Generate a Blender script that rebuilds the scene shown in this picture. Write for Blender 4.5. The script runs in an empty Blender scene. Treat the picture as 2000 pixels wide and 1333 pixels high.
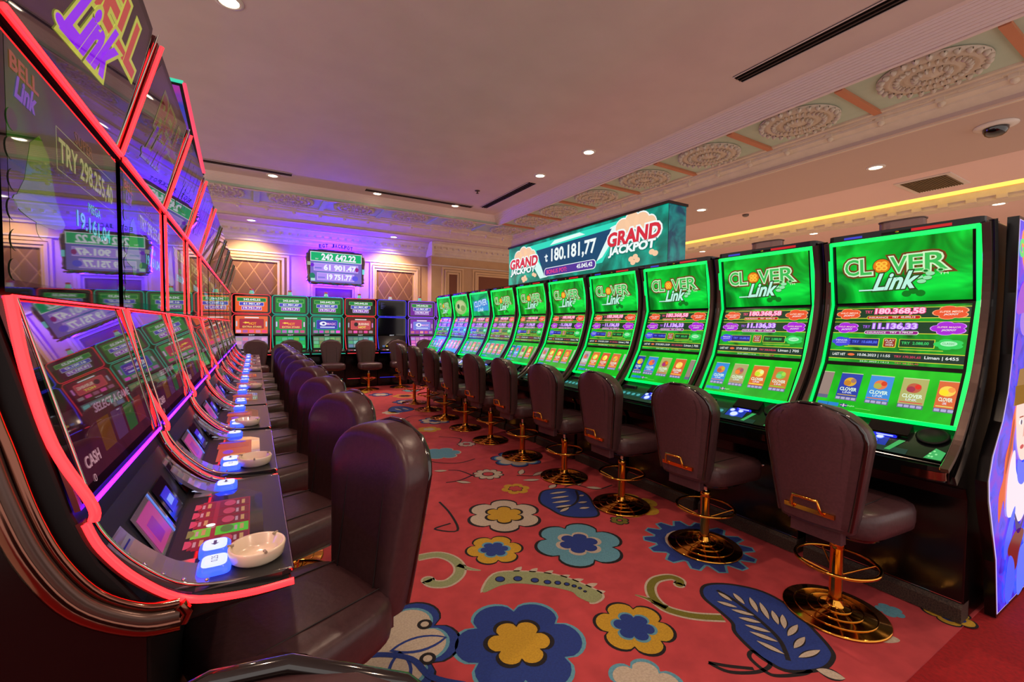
import bpy, math, random
from mathutils import Vector, Matrix
random.seed(7)
PI = math.pi
sc = bpy.context.scene
COL = sc.collection

# ---------------------------------------------------------------- camera
YAW, PITCH, ROLL, FPX = .530, .032, .0135, 860.0
def cam_axes():
    cy, sy = math.cos(YAW), math.sin(YAW)
    F = Vector((sy, cy, 0)); R = Vector((cy, -sy, 0)); U = Vector((0, 0, 1))
    F2 = F*math.cos(PITCH) - U*math.sin(PITCH); U2 = F*math.sin(PITCH) + U*math.cos(PITCH)
    return R*math.cos(ROLL) + U2*math.sin(ROLL), -R*math.sin(ROLL) + U2*math.cos(ROLL), F2
cr, cu_, cf = cam_axes()
cam = bpy.data.cameras.new('camera'); cam.sensor_width = 36; cam.lens = FPX/2000*36; cam.clip_start = .02; cam.clip_end = 100
co = bpy.data.objects.new('camera', cam); COL.objects.link(co)
m = Matrix((cr, cu_, -cf)).transposed().to_4x4(); m.translation = Vector((0, 0, 1.4)); co.matrix_world = m
sc.camera = co

# ---------------------------------------------------------------- world, exposure
w = bpy.data.worlds.new('world'); sc.world = w; w.use_nodes = True
w.node_tree.nodes['Background'].inputs[0].default_value = (1, .86, .80, 1)
w.node_tree.nodes['Background'].inputs[1].default_value = 1.15
sc.view_settings.view_transform = 'Standard'; sc.view_settings.look = 'None'
sc.view_settings.exposure = 0.0; sc.view_settings.gamma = 1.0; sc.view_settings.use_curve_mapping = False
try:
    sc.cycles.use_denoising = True; sc.cycles.max_bounces = 7; sc.cycles.sample_clamp_indirect = 4
except Exception: pass

def lin(c):
    r = []
    for v in c[:3]:
        v = v/255.0
        r.append(v/12.92 if v <= .04045 else ((v+.055)/1.055)**2.4)
    return (r[0], r[1], r[2], 1)
def light(kind, name, loc, energy, col, parent=None, rot=None, **kw):
    d = bpy.data.lights.new(name, kind); d.energy = energy; d.color = lin(col)[:3]
    for k, v in kw.items(): setattr(d, k, v)
    o = bpy.data.objects.new(name, d); COL.objects.link(o); o.location = loc
    if rot: o.rotation_euler = rot
    if parent: o.parent = parent
    return o

# ---------------------------------------------------------------- materials
MC = {}
def nodes(name):
    m = bpy.data.materials.new(name); m.use_nodes = True
    return m, m.node_tree, m.node_tree.nodes['Principled BSDF']
def pbr(name, col, rough=.5, metal=0, ior=1.45, coat=0, noise=None, scale=20, bump=0, spec=None):
    if name in MC: return MC[name]
    m, t, b = nodes(name)
    b.inputs['Base Color'].default_value = lin(col); b.inputs['Roughness'].default_value = rough
    b.inputs['Metallic'].default_value = metal; b.inputs['IOR'].default_value = ior
    b.inputs['Coat Weight'].default_value = coat
    if spec is not None: b.inputs['Specular IOR Level'].default_value = spec
    if noise or bump:
        tc = t.nodes.new('ShaderNodeTexCoord'); n = t.nodes.new('ShaderNodeTexNoise')
        n.inputs['Scale'].default_value = scale; n.inputs['Detail'].default_value = 4
        t.links.new(tc.outputs['Object'], n.inputs['Vector'])
        if noise:
            mx = t.nodes.new('ShaderNodeMix'); mx.data_type = 'RGBA'
            mx.inputs[6].default_value = lin(col); mx.inputs[7].default_value = lin(noise)
            rp = t.nodes.new('ShaderNodeMapRange'); rp.inputs[1].default_value = .35; rp.inputs[2].default_value = .65
            t.links.new(n.outputs['Fac'], rp.inputs[0]); t.links.new(rp.outputs[0], mx.inputs[0])
            t.links.new(mx.outputs[2], b.inputs['Base Color'])
        if bump:
            bm_ = t.nodes.new('ShaderNodeBump'); bm_.inputs['Strength'].default_value = bump; bm_.inputs['Distance'].default_value = .01
            t.links.new(n.outputs['Fac'], bm_.inputs['Height']); t.links.new(bm_.outputs[0], b.inputs['Normal'])
    MC[name] = m; return m
def emi(c, k=1.0, sample=False):
    key = ('e', tuple(c), k, sample)
    if key in MC: return MC[key]
    m, t, b = nodes('lit_%d_%d_%d' % tuple(c))
    b.inputs['Base Color'].default_value = (0, 0, 0, 1); b.inputs['Roughness'].default_value = .25
    b.inputs['Emission Color'].default_value = lin(c); b.inputs['Emission Strength'].default_value = k
    if not sample: m.cycles.emission_sampling = 'NONE'
    MC[key] = m; return m
def glass(c, k=1.0):   # dark mirror-like display glass, faint picture behind it
    key = ('g', tuple(c), k)
    if key in MC: return MC[key]
    m, t, b = nodes('display_glass_%d_%d_%d' % tuple(c))
    b.inputs['Base Color'].default_value = (.004, .003, .004, 1); b.inputs['Roughness'].default_value = .015
    b.inputs['IOR'].default_value = 3.2
    b.inputs['Emission Color'].default_value = lin(c); b.inputs['Emission Strength'].default_value = k
    m.cycles.emission_sampling = 'NONE'
    MC[key] = m; return m
def cloud(name, c1, c2, k=1.0, scale=3, gl=False, dist=1.5, sample=True, c3=None):   # display background, drifting colour clouds
    if name in MC: return MC[name]
    m, t, b = nodes(name)
    b.inputs['Base Color'].default_value = (0, 0, 0, 1)
    b.inputs['Roughness'].default_value = .02 if gl else .2
    if gl: b.inputs['IOR'].default_value = 3.2
    tc = t.nodes.new('ShaderNodeTexCoord'); n = t.nodes.new('ShaderNodeTexNoise')
    n.inputs['Scale'].default_value = scale; n.inputs['Detail'].default_value = 3; n.inputs['Distortion'].default_value = dist
    t.links.new(tc.outputs['Object'], n.inputs['Vector'])
    rp = t.nodes.new('ShaderNodeValToRGB')
    rp.color_ramp.elements[0].position = .35; rp.color_ramp.elements[0].color = lin(c1)
    rp.color_ramp.elements[1].position = .65; rp.color_ramp.elements[1].color = lin(c2)
    if c3:
        e = rp.color_ramp.elements.new(.5); e.color = lin(c3)
    t.links.new(n.outputs['Fac'], rp.inputs[0]); t.links.new(rp.outputs[0], b.inputs['Emission Color'])
    b.inputs['Emission Strength'].default_value = k
    if not sample: m.cycles.emission_sampling = 'NONE'
    MC[name] = m; return m

BLACK = pbr('black_gloss', (7, 6, 7), .16, spec=.45)
BLACKM = pbr('black_satin', (9, 8, 9), .55, spec=.25)
CHROME = pbr('chrome', (205, 195, 190), .08, 1)
COPPER = pbr('copper_chrome', (128, 84, 70), .12, 1)
GOLD = pbr('polished_gold', (225, 160, 62), .10, 1)
LEATHER = pbr('oxblood_leather', (68, 43, 46), .36, noise=(61, 38, 41), scale=60, bump=.08)
BACKCLOTH = pbr('oxblood_back_vinyl', (78, 44, 49), .5, noise=(70, 39, 44), scale=90, bump=.05)
PIPING = pbr('black_piping', (14, 11, 11), .12, coat=1)
SEAM = pbr('dark_seam', (30, 17, 17), .6)
PLASTER = pbr('cream_plaster', (226, 210, 188), .6, noise=(218, 202, 180), scale=8)
CEILM = pbr('ceiling_paint', (212, 194, 190), .7, noise=(206, 188, 184), scale=2)
WALLM = pbr('wall_paint', (206, 170, 126), .6, noise=(198, 160, 116), scale=3)
BANDM = pbr('pale_green_plaster', (186, 202, 182), .7, noise=(178, 196, 176), scale=5)
BEAMM = pbr('terracotta_band', (196, 128, 92), .7)
NRED = emi((255, 26, 30), 7.0, True)
NREDH = pbr('red_neon_housing', (70, 2, 5), .25)
NGREEN = emi((0, 240, 84), 2.0, True)

# ---------------------------------------------------------------- mesh builder
class MB:
    def __init__(s): s.v = []; s.f = []; s.mi = []; s.sm = []; s.mats = []
    def mid(s, m):
        if m not in s.mats: s.mats.append(m)
        return s.mats.index(m)
    def add(s, vs, fs, m, smooth=False):
        o = len(s.v); k = s.mid(m); s.v += [tuple(p) for p in vs]
        for f in fs: s.f.append([i+o for i in f]); s.mi.append(k); s.sm.append(smooth)
    def box(s, a, b, m):
        x0, y0, z0 = a; x1, y1, z1 = b
        vs = [(x0,y0,z0),(x1,y0,z0),(x1,y1,z0),(x0,y1,z0),(x0,y0,z1),(x1,y0,z1),(x1,y1,z1),(x0,y1,z1)]
        s.add(vs, [(3,2,1,0),(4,5,6,7),(0,1,5,4),(1,2,6,5),(2,3,7,6),(3,0,4,7)], m)
    def rbox(s, a, b, m, r=.01, n=3):   # box with vertical edges rounded
        x0, y0, z0 = a; x1, y1, z1 = b; pts = []
        for cx, cy, a0 in ((x1-r, y1-r, 0), (x0+r, y1-r, PI/2), (x0+r, y0+r, PI), (x1-r, y0+r, 1.5*PI)):
            for i in range(n+1):
                t = a0 + PI/2*i/n; pts.append((cx+r*math.cos(t), cy+r*math.sin(t)))
        s.loft([[(x, y, z0) for x, y in pts], [(x, y, z1) for x, y in pts]], m, smooth=False)
    def prismx(s, poly, x0, x1, m):     # poly of (y,z) extruded along x
        n = len(poly); vs = [(x0, y, z) for y, z in poly] + [(x1, y, z) for y, z in poly]
        fs = [tuple(range(n)), tuple(range(2*n-1, n-1, -1))] + [(i, n+i, n+(i+1) % n, (i+1) % n) for i in range(n)]
        s.add(vs, fs, m)
    def band(s, path, t, x0, x1, m):    # thick strip along an open (y,z) path
        off = []
        for i, p in enumerate(path):
            a = Vector(path[max(i-1, 0)]); b = Vector(path[min(i+1, len(path)-1)]); d = (b-a).normalized()
            off.append((p[0]-d.y*t, p[1]+d.x*t))
        for i in range(len(path)-1):
            q = [path[i], path[i+1], off[i+1], off[i]]
            s.prismx(q, x0, x1, m)
    def loft(s, loops, m, smooth=True, cap=True):
        n = len(loops[0]); vs = [p for l in loops for p in l]; fs = []
        for k in range(len(loops)-1):
            for i in range(n):
                j = (i+1) % n; fs.append((k*n+i, k*n+j, (k+1)*n+j, (k+1)*n+i))
        s.add(vs, fs, m, smooth)
        if cap:
            s.add(loops[0], [tuple(range(n-1, -1, -1))], m); s.add(loops[-1], [tuple(range(n))], m)
    def lathe(s, prof, m, n=24, c=(0, 0, 0), cap=False):
        s.loft([[(c[0]+r*math.cos(2*PI*i/n), c[1]+r*math.sin(2*PI*i/n), c[2]+z) for i in range(n)] for r, z in prof], m, True, cap)
    def tube(s, path, r, m, n=8, closed=False):
        P = [Vector(p) for p in path]; L = []; prev = None
        for i, p in enumerate(P):
            if closed: d = (P[(i+1) % len(P)] - P[i-1]).normalized()
            else: d = (P[min(i+1, len(P)-1)] - P[max(i-1, 0)]).normalized()
            ref = prev if prev is not None else (Vector((0, 0, 1)) if abs(d.z) < .9 else Vector((1, 0, 0)))
            a = (ref - d*ref.dot(d)).normalized(); prev = a; b = d.cross(a)
            L.append([tuple(p + a*r*math.cos(2*PI*k/n) + b*r*math.sin(2*PI*k/n)) for k in range(n)])
        if closed: L.append(L[0])
        s.loft(L, m, True, not closed)
    def ball(s, c, r, m, n=10, sz=1):
        L = [[(c[0]+r*math.sin(PI*(k+.02)/n)*math.cos(2*PI*i/12), c[1]+r*math.sin(PI*(k+.02)/n)*math.sin(2*PI*i/12), c[2]-r*sz*math.cos(PI*(k+.02)/n)) for i in range(12)] for k in range(n+1)]
        s.loft(L, m, True, True)
    def build(s, name, parent=None):
        me = bpy.data.meshes.new(name); me.from_pydata(s.v, [], s.f)
        for m in s.mats: me.materials.append(m)
        me.polygons.foreach_set('material_index', s.mi); me.polygons.foreach_set('use_smooth', s.sm); me.update()
        o = bpy.data.objects.new(name, me); COL.objects.link(o)
        if parent: o.parent = parent
        return o
def bevel(o, w=.004, seg=2):
    b = o.modifiers.new('bevel', 'BEVEL'); b.width = w; b.segments = seg; b.limit_method = 'ANGLE'; b.angle_limit = .7
    return o
def thing(name, label, cat, loc=(0, 0, 0), rz=0, group=None):
    if cat in ('stool', 'slot machine'): loc = (loc[0], loc[1], .004)
    o = bpy.data.objects.new(name, None); COL.objects.link(o); o.location = loc; o.rotation_euler = (0, 0, rz)
    o.empty_display_size = .05
    return tag(o, label, cat, group)
def tag(o, label, cat, group=None):
    o['label'] = label; o['category'] = cat
    if group: o['group'] = group
    return o
def struct(o): o['kind'] = 'structure'; return o
def r_cat(o): return o.get('category') in ('stool', 'slot machine')
def dup(root, loc, rz, label, group=None):
    if r_cat(root): loc = (loc[0], loc[1], .004)
    r = root.copy(); COL.objects.link(r); r.location = loc; r.rotation_euler = (0, 0, rz); r['label'] = label
    if group: r['group'] = group
    for ch in list(root.children):
        c = ch.copy(); COL.objects.link(c); c.parent = r
        for g in list(ch.children):
            d = g.copy(); COL.objects.link(d); d.parent = c
    return r
def ordn(i): return ['first', 'second', 'third', 'fourth', 'fifth', 'sixth', 'seventh', 'eighth', 'ninth', 'tenth', 'eleventh', 'twelfth'][i]

# ---------------------------------------------------------------- lettering
TC = {}
def textmesh(s, bold=0.0, shear=0.0):
    k = (s, bold, shear)
    if k in TC: return TC[k]
    c = bpy.data.curves.new('t', 'FONT'); c.body = s; c.size = 1; c.offset = bold; c.shear = shear; c.resolution_u = 3; c.fill_mode = 'FRONT'
    o = bpy.data.objects.new('t', c); COL.objects.link(o)
    dg = bpy.context.evaluated_depsgraph_get(); dg.update()
    me = bpy.data.meshes.new_from_object(o.evaluated_get(dg))
    vs = [(v.co.x, v.co.y) for v in me.vertices]; fs = [tuple(p.vertices) for p in me.polygons]
    bpy.data.objects.remove(o); bpy.data.curves.remove(c); bpy.data.meshes.remove(me)
    TC[k] = (vs, fs); return TC[k]
class Cv:      # a flat picture in its own metres, stacked in thin layers
    def __init__(s, O, U, V, N, eps=.0006):
        s.O, s.U, s.V, s.N = Vector(O), Vector(U).normalized(), Vector(V).normalized(), Vector(N).normalized(); s.eps = eps; s.mb = MB(); s.k = 0
    def raw(s, pts, fs, m, k):
        s.mb.add([s.O + s.U*p[0] + s.V*p[1] + s.N*(s.eps*k) for p in pts], fs, m)
    def poly(s, pts, m, k=1): s.raw(pts, [tuple(range(len(pts)))], m, k)
    def rect(s, x0, y0, x1, y1, m, k=1, sh=0): s.poly([(x0, y0), (x1, y0), (x1+sh, y1), (x0+sh, y1)], m, k)
    def rrect(s, x0, y0, x1, y1, r, m, k=1):
        pts = []
        for cx, cy, a0 in ((x1-r, y1-r, 0), (x0+r, y1-r, PI/2), (x0+r, y0+r, PI), (x1-r, y0+r, 1.5*PI)):
            for i in range(5):
                t = a0+PI/2*i/4; pts.append((cx+r*math.cos(t), cy+r*math.sin(t)))
        s.poly(pts, m, k)
    def ell(s, cx, cy, rx, ry, m, k=1, n=18, rot=0):
        c, q = math.cos(rot), math.sin(rot)
        s.poly([(cx+rx*math.cos(2*PI*i/n)*c-ry*math.sin(2*PI*i/n)*q, cy+rx*math.cos(2*PI*i/n)*q+ry*math.sin(2*PI*i/n)*c) for i in range(n)], m, k)
    def flower(s, cx, cy, r, pet, m, k=1, depth=.25, n=8, sy=1.0, rot=0.0):
        N = pet*n; pts = [(cx, cy)]
        for i in range(N):
            t = 2*PI*i/N + rot; q = r*(1-depth*(1-abs(math.sin(pet*(t-rot)/2))**.7)); pts.append((cx+q*math.cos(t), cy+q*math.sin(t)*sy))
        s.raw(pts, [(0, i+1, (i+1) % N+1) for i in range(N)], m, k)
    def text(s, t, x0, y0, x1, y1, m, k=2, bold=0.0, shear=0.0, slope=0.0, out=None, ok=.012):
        if out is not None: s.text(t, x0, y0, x1, y1, out, k-.4, bold+ok*2.2, shear, slope, None)
        vs, fs = textmesh(t, bold, shear); ref = textmesh(t, 0, shear)[0]
        if not vs or not ref: return
        a = min(v[0] for v in ref); b = max(v[0] for v in ref); c = min(v[1] for v in ref); d = max(v[1] for v in ref)
        sx = (x1-x0)/max(b-a, 1e-6); sy = (y1-y0)/max(d-c, 1e-6)
        s.raw([(x0+(v[0]-a)*sx, y0+(v[1]-c)*sy+slope*(v[0]-a)*sx) for v in vs], fs, m, k)
    def build(s, name, parent=None): return s.mb.build(name, parent)
def jit(c, k=25): return tuple(max(0, min(255, v+random.randint(-k, k))) for v in c)

DLK = 2.35

def pieces(name, parent, fns):      # each loose piece a part of its own
    for f in fns:
        mb = MB(); f(mb); mb.build(name, parent)
# ================================================================ THE SETTING
REDF = pbr('plain_red_carpet', (150, 10, 16), .95, noise=(128, 8, 13), scale=60, bump=.3)
mb = MB(); mb.box((-1.4, -3, -.1), (4.4, 11.8, 0), REDF); struct(mb.build('floor'))
BOUNCEF = pbr('beige_bounce_floor', (176, 164, 156), .5)  # unseen side floors, made beige to bounce neutral light onto the ceilings
mb = MB(); mb.box((4.4, -3, -.1), (14, 11.8, 0), BOUNCEF); struct(mb.build('floor')); mb = MB(); mb.box((-5, -3, -.1), (-1.4, 11.8, 0), BOUNCEF); struct(mb.build('floor'))
# ceilings
mb = MB(); mb.box((-5, -3, 4.0), (4.9, 9.3, 4.1), CEILM); struct(mb.build('ceiling'))
mb = MB()
mb.box((5.02, -3, 3.82), (5.95, 10.15, 4.1), BANDM); mb.box((-5, 9.28, 3.82), (5.02, 10.15, 4.1), BANDM)
for y in (-.05, 1.1, 2.23, 3.40, 4.55, 5.70, 6.87, 8.02, 9.10): mb.box((5.04, y-.036, 3.79), (5.93, y+.036, 3.82), BEAMM)
for x in (4.75, 3.57, 2.40, 1.22, .05, -1.12): mb.box((x-.05, 9.30, 3.79), (x+.05, 10.12, 3.82), BANDM)
struct(mb.build('ceiling'))
CEIL2 = pbr('ceiling_paint_dim', (196, 172, 162), .45)
CEIL3 = pbr('ceiling_paint_pink', (232, 200, 192), .6)
mb = MB(); mb.box((6.15, -3, 3.6), (7.95, 11.5, 3.95), CEIL2); mb.box((-5, 10.65, 3.6), (6.15, 11.5, 3.95), CEIL2); struct(mb.build('ceiling'))
mb = MB(); mb.box((7.95, -3, 3.66), (9.65, 11.5, 3.95), CEIL3); struct(mb.build('ceiling'))
mb = MB(); mb.box((10.15, -3, 3.5), (14.1, 11.5, 3.95), CEIL3); mb.box((9.65, -3, 3.8), (10.15, 11.5, 3.95), CEIL3); struct(mb.build('ceiling'))
# walls
mb = MB(); mb.box((-5.1, 11.5, 0), (4.06, 11.8, 3.95), WALLM); mb.box((4.06, 11.2, 0), (14.1, 11.8, 3.95), WALLM); struct(mb.build('wall_back'))
mb = MB(); mb.box((14, -3, 0), (14.1, 11.2, 3.95), WALLM); struct(mb.build('wall_right'))

def sweepL(mb, prof, X0, Y0, m, y_start=-3, x_end=-5):
    L = []
    for dx, dy, z in prof: L.append([(X0+dx, y_start, z), (X0+dx, Y0+dy, z), (x_end, Y0+dy, z)])
    n = len(L); vs = [p for l in L for p in l]
    mb.add(vs, [(3*k+j, 3*k+j+1, 3*k+j+4, 3*k+j+3) for k in range(n-1) for j in (0, 1)], m)
# moulding between the tray ceiling and the rosette band
mb = MB(); pr = [(-.06, -.06, 4.0)]
for i in range(9):
    t = i/8; q = .018*(i % 2)
    pr.append((-.02+.13*t, -.04+.16*t, 3.990-.165*t)); pr.append((-.02+.13*t+.002, -.04+.16*t+.002, 3.990-.165*t-.012)); pr.append((-.02+.13*t+.014, -.04+.16*t+.016, 3.990-.165*t-.012))
pr += [(.115, .03, 3.80), (.13, -.08+.14, 3.79), (.16, .12, 3.80), (.17, .13, 3.83)]
PINKM = pbr('rosy_moulding', (228, 208, 202), .55)
sweepL(mb, pr, 4.87, 9.20, PINKM); struct(mb.build('trim_1'))
# dentil moulding between the band and the outer ceiling
mb = MB(); pr = [(-.03, -.03, 3.82), (-.02, -.02, 3.80), (.03, .06, 3.795), (.03, .06, 3.775), (.08, .16, 3.77), (.08, .17, 3.74), (.14, .30, 3.715), (.15, .34, 3.70), (.20, .42, 3.665), (.22, .48, 3.65), (.26, .52, 3.62), (.28, .58, 3.59), (.31, .60, 3.59), (.31, .60, 3.62)]
sweepL(mb, pr, 5.92, 10.13, PLASTER)
y = -2.8
while y < 10.1:
    mb.box((5.98, y, 3.735), (6.06, y+.07, 3.785), PLASTER); mb.ball((6.03, y+.035, 3.725), .035, PLASTER, 6)
    mb.box((5.96, y+.10, 3.765), (6.0, y+.40, 3.785), PLASTER); y += .50
x = -4.8
while x < 6.0:
    mb.box((x, 10.25, 3.735), (x+.07, 10.38, 3.78), PLASTER); mb.ball((x+.035, 10.34, 3.73), .035, PLASTER, 6); x += .50
struct(mb.build('trim_2'))
# crown moulding of the back wall
def crown(name, x0, x1, y, z=3.6, d=1):
    mb = MB(); pr = [(0, -.36), (.03, -.35), (.03, -.31), (.07, -.28), (.07, -.23), (.11, -.20), (.12, -.14), (.17, -.11), (.20, -.05), (.26, -.03), (.26, 0)]
    vs = []; n = len(pr)
    for X in (x0, x1): vs += [(X, y-a, z+b) for a, b in pr]
    mb.add(vs, [(i, i+1, n+i+1, n+i) for i in range(n-1)], PLASTER)
    x = x0+.1
    while x < x1-.1: mb.box((x, y-.17, z-.17), (x+.05, y-.09, z-.11), PLASTER); x += .17
    mb.box((x0, y-.03, z-.60), (x1, y, z-.57), PLASTER)
    return struct(mb.build(name))
crown('trim_3', -5, 4.06, 11.5); crown('trim_4', 4.0, 10.0, 11.2)
mb = MB(); mb.box((4.0, 11.0, 3.24), (4.06, 11.5, 3.6), PLASTER); struct(mb.build('trim_5'))
# cornice with the yellow lit cove on the right
mb = MB()
mb.box((9.98, -3, 3.56), (10.3, 11.2, 3.66), PLASTER); mb.box((10.02, -3, 3.49), (10.35, 11.2, 3.56), PLASTER); 
y = -1
while y < 11: mb.box((9.96, y, 3.50), (10.02, y+.12, 3.56), PLASTER); y += .34
struct(mb.build('trim_6'))
mb = MB(); mb.box((9.67, -3, 3.70), (10.1, 11.2, 3.74), emi((250, 205, 90), 1.6, True))
tag(mb.build('cove_light'), 'yellow strip light glowing in the cove above the far right cornice', 'light')
# crown on the far right wall
mb = MB()
for a, b in ((.05, 3.05), (.10, 3.15), (.16, 3.24), (.24, 3.33), (.32, 3.42)): mb.box((14-a, -3, b), (14, 11.2, b+.09), PLASTER)
struct(mb.build('trim_7'))

# wall panels: frame + quilted lattice
def lattice(name, c1, c2, s):
    m, t, b = nodes(name); tc = t.nodes.new('ShaderNodeTexCoord'); sp = t.nodes.new('ShaderNodeSeparateXYZ'); t.links.new(tc.outputs['Object'], sp.inputs[0])
    def mth(op, a, bb=None):
        n = t.nodes.new('ShaderNodeMath'); n.operation = op
        for i, v in enumerate((a, bb)):
            if v is None: continue
            if isinstance(v, (int, float)): n.inputs[i].default_value = v
            else: t.links.new(v, n.inputs[i])
        return n.outputs[0]
    zz = mth('MULTIPLY', sp.outputs['Z'], .62)
    p = mth('PINGPONG', mth('MULTIPLY', mth('ADD', sp.outputs['X'], zz), s), .5)
    q = mth('PINGPONG', mth('MULTIPLY', mth('SUBTRACT', sp.outputs['X'], zz), s), .5)
    mn = mth('MINIMUM', p, q); f = mth('LESS_THAN', mn, .035)
    mx = t.nodes.new('ShaderNodeMix'); mx.data_type = 'RGBA'; mx.inputs[6].default_value = lin(c1); mx.inputs[7].default_value = lin(c2)
    t.links.new(f, mx.inputs[0]); t.links.new(mx.outputs[2], b.inputs['Base Color']); b.inputs['Roughness'].default_value = .6
    bp = t.nodes.new('ShaderNodeBump'); bp.inputs['Distance'].default_value = .02; t.links.new(mth('MINIMUM', mn, .12), bp.inputs['Height']); t.links.new(bp.outputs[0], b.inputs['Normal'])
    return m
QUILT = lattice('quilted_panel', (132, 88, 58), (176, 130, 84), 3.1)
PLAINP = pbr('brown_panel', (128, 76, 50), .6)
FRAME = pbr('pale_gold_frame', (222, 186, 138), .45)
k = 8
for (x0, x1, xi0, xi1, zt, y, mm) in ((-3.2, .71, -2.9, .50, 2.98, 11.5, QUILT), (2.54, 3.84, 2.70, 3.63, 2.98, 11.5, QUILT), (4.35, 4.98, 4.57, 4.78, 2.98, 11.2, PLAINP), (5.25, 8.4, 5.45, 8.2, 2.98, 11.2, PLAINP), (1.10, 2.27, 1.27, 2.10, 2.45, 11.5, PLAINP)):
    mb = MB()
    for a, d in ((0, .03), (.07, .05), (.13, .035)):
        u = (xi0-x0)
        xa, xb, za = x0+a*u/.2, x1-a*u/.2, zt-a
        mb.box((xa, y-d, .9), (xa+.05, y, za), FRAME); mb.box((xb-.05, y-d, .9), (xb, y, za), FRAME); mb.box((xa+.05, y-d, za-.05), (xb-.05, y, za), FRAME)
    mb.box((xi0, y-.012, .9), (xi1, y, zt-.17), mm)
    struct(mb.build('trim_%d' % k)); k += 1

# ---------------------------------------------------------------- patterned carpet
mb = MB()
RC = pbr('coral_red_carpet', (174, 60, 64), .95, noise=(158, 53, 57), scale=9, bump=.2)
CB, CBL, CLB, CY, CW, CG, CO = (pbr('pile_'+n, c, .95, noise=tuple(int(v*.9) for v in c), scale=120, bump=.25) for n, c in (
    ('black', (20, 15, 18)), ('blue', (28, 52, 124)), ('light_blue', (86, 142, 160)), ('yellow', (180, 142, 34)), ('cream', (176, 164, 146)), ('pale_green', (132, 142, 100)), ('olive', (104, 100, 26))))
mb.box((-1.3, .676, 0), (3.45, 10.9, .006), RC)
class Carp:
    def poly(s, pts, m, k): mb.add([(x, y, .006+.0005*k) for x, y in pts], [tuple(range(len(pts)))], m)
    def fan(s, c, pts, m, k):
        N = len(pts); mb.add([(c[0], c[1], .006+.0005*k)] + [(x, y, .006+.0005*k) for x, y in pts], [(0, i+1, (i+1) % N+1) for i in range(N)], m)
    def flower(s, x, y, r, pet, m, k, depth=.28, rot=0.0):
        pts = []
        for i in range(pet*10):
            t = 2*PI*i/(pet*10); q = r*(1-depth*(1-abs(math.sin(pet*t/2))**.6)); pts.append((x+q*math.cos(t+rot), y+q*math.sin(t+rot)))
        s.fan((x, y), pts, m, k)
    def disc(s, x, y, r, m, k, sx=1.0, rot=0.0):
        s.fan((x, y), [(x+r*sx*math.cos(t)*math.cos(rot)-r*math.sin(t)*math.sin(rot), y+r*sx*math.cos(t)*math.sin(rot)+r*math.sin(t)*math.cos(rot)) for t in [2*PI*i/20 for i in range(20)]], m, k)
    def stroke(s, pts, w, m, k, taper=False):
        P = [Vector(p) for p in smooth(pts)]; n = len(P); A = []; B = []
        for i, p in enumerate(P):
            d = (P[min(i+1, n-1)]-P[max(i-1, 0)]).normalized(); nn = Vector((-d.y, d.x)); ww = w*((1-.85*i/(n-1)) if taper else 1)
            A.append(p+nn*ww); B.append(p-nn*ww)
        mb.add([(p.x, p.y, .006+.0005*k) for p in A+B], [(i, n+i, n+i+1, i+1) for i in range(n-1)], m)
    def leaf(s, a, b, wd, m, k):
        a, b = Vector(a), Vector(b); d = b-a; nn = Vector((-d.y, d.x)).normalized(); c = (a+b)/2
        pts = [a+d*t+nn*wd*math.sin(PI*t)**.8 for t in [i/8 for i in range(9)]] + [a+d*t-nn*wd*math.sin(PI*t)**.8 for t in [i/8 for i in range(7, 0, -1)]]
        s.fan((c.x, c.y), [(p.x, p.y) for p in pts], m, k)
def smooth(pts, closed=False, n=5):
    P = [Vector(p) for p in pts]; out = []; N = len(P); rng = range(N if closed else N-1)
    for i in rng:
        p0 = P[(i-1) % N] if closed or i > 0 else P[0]; p1 = P[i]; p2 = P[(i+1) % N]; p3 = P[(i+2) % N] if closed or i+2 < N else P[-1]
        for j in range(n):
            t = j/n; out.append(.5*((2*p1)+(-p0+p2)*t+(2*p0-5*p1+4*p2-p3)*t*t+(-p0+3*p1-3*p2+p3)*t**3))
    if not closed: out.append(P[-1])
    return [tuple(p) for p in out]
def grow(pts, d):
    cx = sum(p[0] for p in pts)/len(pts); cy = sum(p[1] for p in pts)/len(pts); o = []
    n = len(pts)
    for i in range(n):
        a, b = Vector(pts[i-1]), Vector(pts[(i+1) % n]); t = (b-a).normalized(); q = Vector((t.y, -t.x)); p = Vector(pts[i])
        if q.dot(p-Vector((cx, cy))) < 0: q = -q
        o.append(tuple(p+q*d))
    return o
C = Carp()
def flo(x, y, r, pet, layers, rot=.3):
    for i, (f, m) in enumerate(layers): C.flower(x, y, r*f, pet, m, i+1, rot=rot, depth=.26 if f > .6 else .3)
flo(1.004, 1.617, .300, 6, [(1, CLB), (.94, CBL), (.53, CB), (.46, CY)], .1)
flo(1.806, 2.192, .300, 6, [(1, CB), (.93, CLB), (.52, CW), (.43, CBL)])
flo(1.594, 2.801, .290, 6, [(1, CB), (.92, CW), (.54, CB), (.47, CY)], .55)
flo(1.291, 2.386, .186, 6, [(1, CB), (.92, CY), (.56, CLB), (.47, CBL)], .2)
flo(1.524, 1.440, .190, 6, [(1, CB), (.92, CY), (.56, CLB), (.49, CBL)], .8)
flo(1.938, 3.212, .124, 6, [(1, CY), (.55, CB), (.48, RC)])
flo(2.281, 2.315, .074, 6, [(1, CB), (.85, CO), (.35, CB), (.22, RC)])
flo(1.902, 3.657, .152, 10, [(1, CB), (.90, CW)]); C.disc(1.902, 3.657, .06, CB, 3); C.disc(1.902, 3.657, .048, RC, 4)
flo(2.162, 4.723, .116, 9, [(1, CB), (.88, CW)]); C.disc(2.162, 4.723, .045, CB, 3); C.disc(2.162, 4.723, .034, RC, 4)
flo(1.763, 4.506, .22, 6, [(1, CW), (.93, CLB)])
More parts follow.
